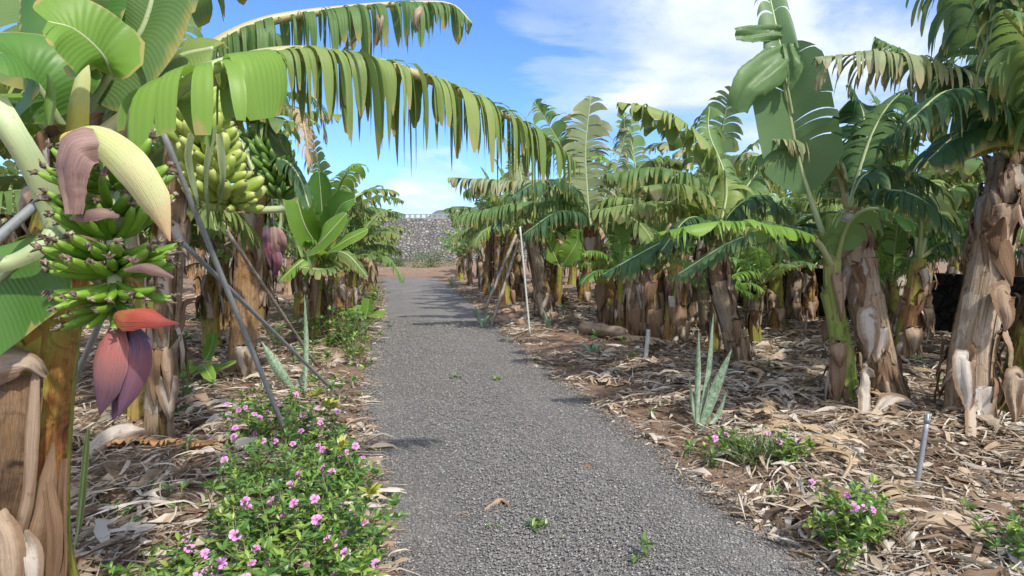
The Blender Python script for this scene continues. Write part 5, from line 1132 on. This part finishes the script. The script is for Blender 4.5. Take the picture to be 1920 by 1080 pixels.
# ================================================================== rods, stakes, props, sprinkler
pole('support_rod', 'thin pale straight rod standing at the right path edge before the mottled trunk', gpt(994, 638), P(975, 425, gpt(994, 638)[1]), .016, 'pale_pole')
pole('prop_pole', 'dark wooden prop leaning left-down beneath the far yellow green bunch', gpt(905, 592), P(968, 440, gpt(905, 592)[1] + 1), .035, 'old_pole')
pole('prop_pole', 'second dark wooden prop leaning against the slim pink trunk', gpt(922, 610), P(972, 455, gpt(922, 610)[1] + 1), .03, 'old_pole')
pole('prop_pole', 'pale prop next to the two dark ones under the far bunch', gpt(935, 575), P(952, 448, gpt(935, 575)[1]), .03, 'pale_pole')
pole('stake', 'short grey post in the litter left of the tall mottled blades', gpt(1210, 690), P(1216, 618, gpt(1210, 690)[1]), .026, 'pale_pole', cat='stake')
pole('stake', 'thin grey stake among the weeds left of the path', gpt(601, 607), P(605, 570, gpt(601, 607)[1]), .02, 'pale_pole', cat='stake')
pole('stake', 'dark thin stick standing in the shaded grove near the mossy stems', gpt(1508, 640), P(1514, 582, gpt(1508, 640)[1]), .015, 'old_pole', cat='stake')
pole('fallen_pole', 'weathered pole lying slanted across the litter from the stumps', gpt(1250, 660, .03), P(1345, 545, gpt(1320, 600)[1] - .6), .03, 'old_pole')
pole('stake', 'slim pole upright in the shade before the black wall opening', gpt(1404, 590), P(1408, 500, gpt(1404, 590)[1]), .02, 'pale_pole', cat='stake')
pole('stake', 'pair partner rod in the far left row beside the path', gpt(650, 580), P(652, 480, gpt(650, 580)[1]), .025, 'pale_pole', cat='stake').__setitem__('label', 'pale upright rod in the far left row beside the path')
g = gpt(1717, 925); tp = P(1738, 790, g[1] + .02)
sp_ = thing('sprinkler_pipe', 'grey metal standpipe with a ridged cap rising from the dry leaves', 'pipe', g)
mb = MB(); tube(mb, spline([g, tp], 8), .0145, 16); mb.build('pipe', M['metal'], sp_)
dd = norm(tp - g); mb = MB(); tube(mb, np.array([tp - dd * .01, tp + dd * .022, tp + dd * .023, tp + dd * .045, tp + dd * .047]), [.018, .018, .0165, .0165, .012], 16)
for k in range(8):
    a = k * math.pi / 4; o_ = np.array([math.cos(a), math.sin(a), 0]) * .0165; tube(mb, np.array([tp + dd * .022 + o_, tp + dd * .05 + o_]), .003, 6)
mb.build('cap', M['metal'], sp_)
# log, fallen dead leaves, husk sheets
def log(label, a, b, r, mat): 
    mb = MB(); m_ = (a + b) / 2 + [0, 0, .02]; pts = spline([a, m_, b], 14); tube(mb, pts, r * (1 + .12 * np.sin(np.arange(14) * 1.3)), 12, rnd=.6); return tag(mb.build('banana_log', M[mat], origin=a), label, 'log')
log('pale fallen banana stem lying on bare soil below the curved trunk', gpt(1092, 630, .10), gpt(1172, 640, .10), .10, 'stem_dry')
def fallen(label, pts, W, mat, seed, ns=24, rib='rib_dead', **kw):
    g = gpt(*pts[0]); T_ = thing('fallen_leaf', label, 'fallen leaf', g)
    a = dict(u0=.02, tear=.9, droop=.35, fold=28, m=5, missing=.1, gaps=.4, rr=(.012, .004)); a.update(kw)
    o = add_leaf(T_, [gpt(*q, dz) for q, dz in zip(pts, (.05, .09, .08, .05))], W, mat, rib, seed=seed, ns=ns, name='blade', **a); return T_
M['leaf_orange'] = leaf_mat('leaf_dead_orange', (.28, .13, .05), (.50, .27, .12), (.40, .25, .14), yel_amt=0, yellow=(.3, .12, .05), edge=(.2, .1, .05), trans=.12, rough=.8)
fallen('orange brown fallen leaf lying left of the pink flowers', [(170, 862), (230, 858), (320, 862), (420, 872)], .13, 'leaf_orange', 1)
def dead_proto(seed):
    T_ = thing('fallen_leaf', None, 'fallen leaf', (0, 0, 0)); T_['_o'] = (0.0, 0.0, 0.0)
    rg_ = np.random.default_rng(seed); c = [np.array([0, 0, .04]), np.array([.35, rg_.uniform(-.1, .1), .10]), np.array([.75, rg_.uniform(-.2, .2), .07]), np.array([1.1, rg_.uniform(-.4, .4), .04])]
    add_leaf(T_, c, rg_.uniform(.12, .2), 'leaf_dead', 'rib_dead', seed=seed, name='blade', ns=26, u0=.15, tear=.95, droop=.18, fold=6, m=6, missing=.15, gaps=.6, rr=(.014, .004), slant=.9); return T_
DP = [dead_proto(s_) for s_ in (401, 402, 403)]; rg = np.random.default_rng(55)
for i in range(30):
    sd = 1 if i % 3 else -1; y_ = 3.6 * (14 / 3.6) ** rg.random(); d_ = rg.uniform(.5, 3.4) * (.5 + y_ / 10); x_ = xr(y_) + d_ if sd > 0 else xl(y_) - d_
    o = DP[i] if i < 3 else copy_tree(DP[i % 3])
    o.location = (x_, y_, float(gz(x_, y_)) + .01); o.rotation_euler = (rg.normal(0, .05), rg.normal(0, .05), rg.uniform(0, 6.28)); k_ = rg.uniform(.6, 1.1); o.scale = (k_, k_, k_)
    tag(o, 'whole dead banana leaf with shredded blade lying flat among the trunks', None, 'whole dead leaves lying among the trunks')
def sheet(label, pts, W, rnd, seed, face=(0, -.5, .9)):
    g = gpt(*pts[0][:2]); mb = MB(); ribbon(mb, [gpt(q[0], q[1], q[2]) for q in pts], W, face=face, cup=.35, n=26, m=11, rnd=rnd, wob=min(.02, W[1] * .35), seed=seed, rag=.05)
    return tag(mb.build('fallen_sheath', M['sheath'], origin=g), label, 'dry sheath')
sheet('large pale papery sheath curled on the ground under the purple bud', [(165, 870, .04), (205, 850, .12), (250, 850, .16), (300, 835, .05)], [.05, .10, .12, .06], .85, 1)
sheet('brown curled sheath lying between pale sheath and brown trunk', [(240, 860, .03), (268, 840, .10), (300, 845, .05)], [.04, .08, .02], .2, 2)
sheet('pale curled sheath at the foot of the thick leaning trunk', [(1640, 800, .05), (1680, 790, .12), (1720, 800, .06)], [.03, .09, .03], .85, 4)
sheet('grey flat sheath lying in the litter between path edge weeds and standpipe', [(1590, 860, .03), (1630, 850, .05), (1680, 870, .03)], [.02, .05, .02], .9, 5)
sheet('small tan leaf scrap lying alone on the lower path', [(908, 968, .03), (938, 952, .05), (958, 962, .03)], [.008, .028, .006], .5, 8, (0, -.3, 1))
sheet('thin curled straw on the path left of the tan scrap', [(850, 968, .03), (872, 978, .04), (892, 988, .03)], [.002, .006, .002], .75, 9, (0, -.3, 1))
sheet('tiny brown leaf bit in the middle of the path', [(1092, 888, .03), (1103, 882, .04), (1114, 886, .03)], [.004, .014, .004], .3, 10, (0, -.3, 1))
sheet('long straw lying at the lower right of the path', [(1165, 962, .03), (1205, 970, .035), (1240, 984, .03)], [.002, .004, .001], .8, 11, (0, -.3, 1))
# rocks
def rock(px, py, r, label, group=None, mat='rock'):
    rg_ = np.random.default_rng(px); g = gpt(px, py); mb = MB(); n, m_ = 9, 12
    th = np.linspace(0, math.pi, n); ph = np.linspace(0, 2 * math.pi, m_, endpoint=False); TH, PH = np.meshgrid(th, ph, indexing='ij')
    nz = 1 + .14 * np.sin(3 * TH + px) * np.cos(2 * PH + py) + rg_.normal(0, .05, TH.shape); nz[0] = nz[0, 0]; nz[-1] = nz[-1, 0]
    V = np.stack([np.sin(TH) * np.cos(PH) * 1.2, np.sin(TH) * np.sin(PH), np.cos(TH) * .7], -1) * (r * nz)[..., None] + g + [0, 0, r * .35]
    i, j = np.meshgrid(np.arange(n - 1), np.arange(m_), indexing='ij'); j2 = (j + 1) % m_
    mb.add(V, np.full(V.shape, .5), np.stack([i * m_ + j, (i + 1) * m_ + j, (i + 1) * m_ + j2, i * m_ + j2], -1).reshape(-1, 4))
    return tag(mb.build('rock', M[mat], origin=g, smooth=False), label, 'rock', group)
rock(622, 765, .05, 'orange brown rock just below the foot of the leaning pole'); rock(655, 790, .03, 'small tan rock left of the path near the flowers'); rock(706, 805, .022, 'tiny rock at the path edge above the flowers')
rock(285, 1000, .035, 'tan stone in the bare soil left of the pink flowers')
for px, py, r in [(946, 605, .14), (962, 600, .12), (950, 588, .1), (975, 612, .1), (990, 600, .12), (968, 585, .12), (990, 665, .05)]: rock(px, py, r, 'reddish brown rock in the small heap at the right path edge', 'rocks heaped at the right path edge')
# ================================================================== weeds and small seedlings
def rosette(mb, c, n, L, rg, wr=.35, el=(.2, 1.2), mat=0):
    az = rg.uniform(0, 6.28, n); e = rg.uniform(el[0], el[1], n)
    d = np.stack([np.cos(az) * np.cos(e), np.sin(az) * np.cos(e), np.sin(e)], 1)
    leaves(mb, np.broadcast_to(c, (n, 3)) + d * .004, d, L * rg.uniform(.6, 1.2, n), rg, wr, mat, .35)
def weed(px, py, L, n, label, group=None, mat='weed', stems=3, wr=.35, hgt=1.0):
    rg_ = np.random.default_rng(px * 7 + py); g = gpt(px, py, .01 if xl(gpt(px, py)[1]) > gpt(px, py)[0] or xr(gpt(px, py)[1]) < gpt(px, py)[0] else .03)
    mb = MB()
    for k in range(stems):
        o = rg_.normal(0, L * .5, 3); o[2] = abs(o[2]) * hgt * 1.6
        rosette(mb, g + o, n // stems + 1, L, rg_, wr); tube(mb, np.array([g, g + o * .6, g + o]), .0025, 5, mat=1)
    return tag(mb.build('weed', [M[mat], M['twig']], origin=g), label, 'weed', group)
weed(1005, 1002, .05, 30, 'flat pale green weed growing in the lower path', stems=5, hgt=.2); weed(1218, 1062, .06, 16, 'small upright bright green seedling at the bottom of the path', wr=.3); weed(1048, 1026, .025, 6, 'tiny green sprout in the path right of the flat weed', hgt=.2)
weed(856, 714, .05, 16, 'left one of two low weeds in mid path', stems=4, hgt=.15); weed(936, 719, .06, 18, 'right one of two low weeds in mid path', stems=4, hgt=.15); weed(925, 1002, .03, 6, 'tiny sprout on the path beside the tan leaf scrap', hgt=.2)
for px, py, L, n in [(205, 965, .06, 18), (195, 940, .04, 10), (330, 975, .05, 14), (245, 1010, .035, 60), (310, 960, .05, 14), (280, 950, .04, 10), (130, 840, .05, 30), (355, 885, .06, 12), (345, 800, .06, 18), (160, 950, .05, 10), (225, 990, .04, 30), (375, 610, .12, 60), (350, 650, .1, 30), (410, 600, .12, 50), (380, 575, .12, 50), (20, 960, .05, 14), (30, 1050, .05, 14)]:
    weed(px, py, L, n, 'low green weed in the dry litter left of the path', 'weeds in the litter left of the path', stems=max(3, n // 8))
for px, py, L, n in [(1215, 790, .05, 26), (1390, 865, .05, 12), (1280, 860, .06, 16), (1455, 890, .04, 8), (1440, 950, .04, 10), (1180, 690, .06, 40), (1170, 660, .07, 20), (1720, 700, .07, 40), (1760, 725, .06, 24), (1430, 712, .09, 8), (1120, 640, .1, 20), (1060, 590, .1, 20), (1080, 700, .05, 14)]:
    weed(px, py, L, n, 'low green weed in the dry litter right of the path', 'weeds in the litter right of the path', stems=max(3, n // 8))
for px, py, L, n, s in [(640, 655, .10, 110, 22), (655, 640, .10, 60, 12), (618, 660, .09, 70, 14), (625, 590, .14, 70, 10), (690, 590, .13, 40, 8), (612, 620, .12, 60, 10), (668, 600, .12, 60, 10), (700, 565, .14, 60, 10)]:
    weed(px, py, L, n, 'leafy green undergrowth clump spread along the left side of the path', 'green clumps spread along the left side', stems=s, hgt=1.2, mat='peri' if n != 110 else 'weed')
rg = np.random.default_rng(66)
for i in range(26):
    y_ = 5.5 * (24 / 5.5) ** rg.random(); x_ = xl(y_) - rg.uniform(.12, .5) - (rg.random() < .45) * rg.uniform(.3, 2.2)
    g = np.array([x_, y_, float(gz(x_, y_))]); mb = MB(); R_ = rg.uniform(.12, .30) * (1 + y_ / 30); k_ = int(rg.integers(10, 22)); L_ = rg.uniform(.05, .09)
    for k in range(k_):
        o = np.array([rg.normal(0, R_ * .5), rg.normal(0, R_ * .5), rg.uniform(.04, R_ * 1.4)]); rosette(mb, g + o, 9, L_, rg, .36); tube(mb, np.array([g + o * [.4, .4, 0], g + o]), .0025, 4, mat=1)
    tag(mb.build('weed', [M[['weed', 'peri', 'weed', 'shrub'][i % 4]], M['twig']], origin=g), 'leafy green undergrowth clump spread along the left side of the path', 'weed', 'green clumps spread along the left side')
# grassy tuft on the right edge
g = gpt(1425, 885); mb = MB(); rg = np.random.default_rng(3); n = 420
az = rg.uniform(0, 6.28, n); e = rg.uniform(.5, 1.5, n); d = np.stack([np.cos(az) * np.cos(e), np.sin(az) * np.cos(e), np.sin(e)], 1)
leaves(mb, g + np.stack([rg.normal(0, .10, n), rg.normal(0, .06, n), np.zeros(n)], 1), d, rg.uniform(.08, .24, n), rg, .035, 0, .3)
tag(mb.build('grass_tuft', M['shrub'], origin=g), 'fine olive grass tuft between two small flowering plants at right', 'grass tuft')
# small banana suckers
def sucker(px, py, tops, label, w_=.11, mat='leaf_fresh', r=.02):
    g = gpt(px, py); T_ = thing('banana_sucker', label, 'banana sucker', g); Yb = g[1]
    top = g + [0, 0, .22 * w_ / .11]; mb = MB(); tube(mb, spline([g, top], 6), [r, r, r * .9, r * .8, r * .7, r * .6], 10, rnd=.3); mb.build('stem', M['stem_green'], T_)
    for k, (pts_, hn) in enumerate(tops):
        add_leaf(T_, [top - [0, 0, .03]] + [P(q[0], q[1], Yb + q[2]) for q in pts_], w_, mat, 'petiole', u0=.12, seed=px + k, ns=12, tear=.15, droop=.15, fold=20, slant=.2, m=5, missing=0, taper=.1, rr=(.008, .003), hint=hn)
sucker(380, 722, [([(393, 660, 0), (402, 622, 0)], (0, -1, .2)), ([(405, 690, -.2), (442, 680, -.3)], (0, -.5, .8)), ([(360, 690, -.1), (325, 672, -.1)], (0, -.5, .8)), ([(385, 690, -.4), (400, 715, -.6)], (0, -.5, .8)), ([(355, 700, -.2), (320, 705, -.2)], (0, -.5, .8))], 'small banana sucker with five green leaves behind the brown trunk and poles', .085)
sucker(686, 622, [([(690, 575, 0), (692, 560, 0)], (0, -1, .2)), ([(700, 590, -.2), (720, 590, -.3)], (0, -.5, .8)), ([(670, 590, -.1), (650, 585, -.1)], (0, -.5, .8)), ([(680, 590, .4), (665, 575, .4)], (0, -.5, .8))], 'little banana sucker at the left edge of the path', .14)
sucker(140, 1050, [([(150, 960, 0), (165, 800, .0)], (.8, -.6, .1))], 'sprout with one rolled green leaf beside the foreground trunk', .02, 'leaf_far', .03)
# ================================================================== periwinkles
rgf = np.random.default_rng(8)
def flower_mesh(seed):
    r_ = np.random.default_rng(seed); mb = MB()
    for k in range(5):
        a = k * 2 * math.pi / 5 + r_.normal(0, .06); w_ = .52 * r_.uniform(.9, 1.1); L = r_.uniform(.9, 1.05)
        V = []; U = []
        for t_, ww, z in ((.06, .10, .0), (.3, .32, .05), (.6, .72, .07), (.85, .80, .04), (1.0, .45, -.02)):
            for s in (-1, 0, 1):
                V.append([t_ * L, s * ww * w_, z + .03 * abs(s) - (.0 if s else .015)]); U.append([t_, s, r_.random()])
        V = np.array(V); c, s = math.cos(a), math.sin(a); V = np.stack([V[:, 0] * c - V[:, 1] * s, V[:, 0] * s + V[:, 1] * c, V[:, 2] + .002 * k], 1)
        mb.add(V, U, grid_faces(5, 3))
    tube(mb, np.array([[0, 0, -.5], [0, 0, -.02], [0, 0, .02]]), [.035, .06, .05], 6, mat=1)
    return mb.mesh('flower', [M['petal'], M['eye']])
FL = [flower_mesh(i) for i in range(4)]
def periwinkle(label, spots, hr, nfl, seed, fl_px=None, leaf_l=.052, dens=.85, spread=.12, lean=(0, 0), group=None, yellow=()):
    rg_ = np.random.default_rng(seed); gs = [gpt(*s) for s in spots]; c = np.mean(gs, 0)
    T_ = thing('periwinkle', label, 'flowering plant', c, group); mb = MB(); sm = MB(); tips = []
    for i, g in enumerate(gs):
        g = g + [rg_.normal(0, .03), rg_.normal(0, .03), 0]
        h = rg_.uniform(*hr) if i not in yellow else hr[1] * 1.05; o = np.array([rg_.normal(lean[0], spread), rg_.normal(lean[1], spread), h]); tip = g + o
        pts = spline([g, g + o * [.3, .3, .5], tip], 10); tube(sm, pts, np.linspace(.004, .002, 10), 5)
        n = int(9 * dens * h / .3) + 3
        for k in range(n):
            f = .15 + .85 * k / n; p = g + (pts[min(9, int(f * 9))] - g); az = k * 1.6 + rg_.uniform(0, .6)
            for q in (0, math.pi):
                e = rg_.uniform(.0, .7); d = np.array([[math.cos(az + q) * math.cos(e), math.sin(az + q) * math.cos(e), math.sin(e)]])
                leaves(mb, (p + rg_.normal(0, .004, 3))[None], d, [leaf_l * rg_.uniform(.7, 1.25)], rg_, .36, 0, .3, rnd=np.array([min(.99, rg_.random() * .75 + .2 * f)]))
            if rg_.random() < .35:   # side twig
                a2 = rg_.uniform(0, 6.28); q_ = p + np.array([math.cos(a2), math.sin(a2), rg_.uniform(.3, 1)]) * rg_.uniform(.03, .09)
                tube(sm, np.array([p, (p + q_) / 2 + [0, 0, .005], q_]), .0018, 4); rosette(mb, q_, 7, leaf_l * .9, rg_, .36, (.1, 1.3)); tips.append(q_)
        rosette(mb, tip, 26 if i in yellow else 8, leaf_l * (1.3 if i in yellow else .9), rg_, .36, (.2, 1.3), mat=1 if i in yellow else 0); tips.append(tip)
    mb.build('foliage', [M['peri'], M['yleaf']], T_); sm.build('stem', M['twig'], T_)
    tips.sort(key=lambda p: -(p[2] - .25 * p[1] * 0)); sel = tips[:int(len(tips) * .6)]; idx = []
    for i in rg_.permutation(len(sel)):
        if len(idx) < nfl and all(np.linalg.norm(sel[i] - sel[j]) > .055 for j in idx): idx.append(i)
    for i in idx:
        p = sel[i]; r_ = rg_.uniform(.018, .025)
        o = bpy.data.objects.new('flower', FL[rg_.integers(4)]); COL.objects.link(o); o.parent = T_
        n_ = Vector((rg_.normal(0, .45), -.8 + rg_.normal(0, .4), 1.0)).normalized()
        o.matrix_local = Matrix.Translation(Vector(p + np.array([0, 0, .022]) - c)) @ n_.to_track_quat('Z', 'Y').to_matrix().to_4x4() @ Matrix.Rotation(rg_.uniform(0, 6.28), 4, 'Z') @ Matrix.Scale(r_, 4)
    return T_
def inpoly(poly, n, seed):
    rg_ = np.random.default_rng(seed); P_ = np.array(poly, float); out = []
    while len(out) < n:
        x = rg_.uniform(P_[:, 0].min(), P_[:, 0].max()); y = rg_.uniform(P_[:, 1].min(), P_[:, 1].max()); ins = False; j = len(P_) - 1
        for i in range(len(P_)):
            if (P_[i, 1] > y) != (P_[j, 1] > y) and x < (P_[j, 0] - P_[i, 0]) * (y - P_[i, 1]) / (P_[j, 1] - P_[i, 1]) + P_[i, 0]: ins = not ins
            j = i
        if ins: out.append((x, y))
    return out
periwinkle('large leafy pink periwinkle bush filling the lower left beside the path', inpoly([(430, 1230), (720, 1230), (690, 1060), (665, 960), (470, 970), (420, 1060)], 100, 1), (.14, .42), 40, 1, spread=.07, yellow=(5,))
periwinkle('pink periwinkle behind the large bush, around the foot of the tall leaning pole', inpoly([(460, 960), (690, 970), (690, 900), (640, 850), (460, 860), (440, 910)], 56, 12), (.16, .34), 24, 2, spread=.07, yellow=(1, 2, 3))
periwinkle('sparse pink periwinkle with upright stems under the crossing of the poles', inpoly([(445, 860), (600, 850), (580, 800), (460, 790)], 22, 3), (.16, .30), 13, 3, spread=.06)
periwinkle('low pink periwinkle in the bottom left corner of the picture', inpoly([(170, 1250), (400, 1250), (380, 1110), (260, 1110)], 30, 4), (.08, .18), 8, 4, spread=.06)
periwinkle('small periwinkle sprig leaning out over the gravel', [(724, 988)], (.14, .17), 0, 5, lean=(.05, 0), spread=.03)
periwinkle('small periwinkle with two blooms left of the grass tuft', inpoly([(1335, 890), (1400, 890), (1390, 870), (1345, 870)], 9, 6), (.08, .18), 2, 6, spread=.06)
periwinkle('small periwinkle with blooms at the right of the grass tuft', inpoly([(1450, 900), (1515, 900), (1500, 870), (1460, 870)], 9, 7), (.08, .18), 3, 7, spread=.06)
periwinkle('bushy periwinkle with seven pink blooms in the litter below the standpipe', inpoly([(1555, 1075), (1660, 1075), (1670, 1030), (1560, 1030)], 22, 8), (.14, .28), 9, 8, spread=.08)
periwinkle('dark leaved periwinkle cut by the lower right corner', inpoly([(1870, 1130), (1990, 1130), (1990, 1080), (1880, 1080)], 16, 9), (.14, .24), 5, 9, spread=.07)
periwinkle('small periwinkle among the weeds along the left path edge', inpoly([(600, 640), (680, 640), (670, 610), (610, 610)], 18, 10), (.15, .35), 6, 10, spread=.1, leaf_l=.07)
# ------------------------------------------------------------------ tidy
for o in bpy.data.objects:
    if '_o' in o: del o['_o']
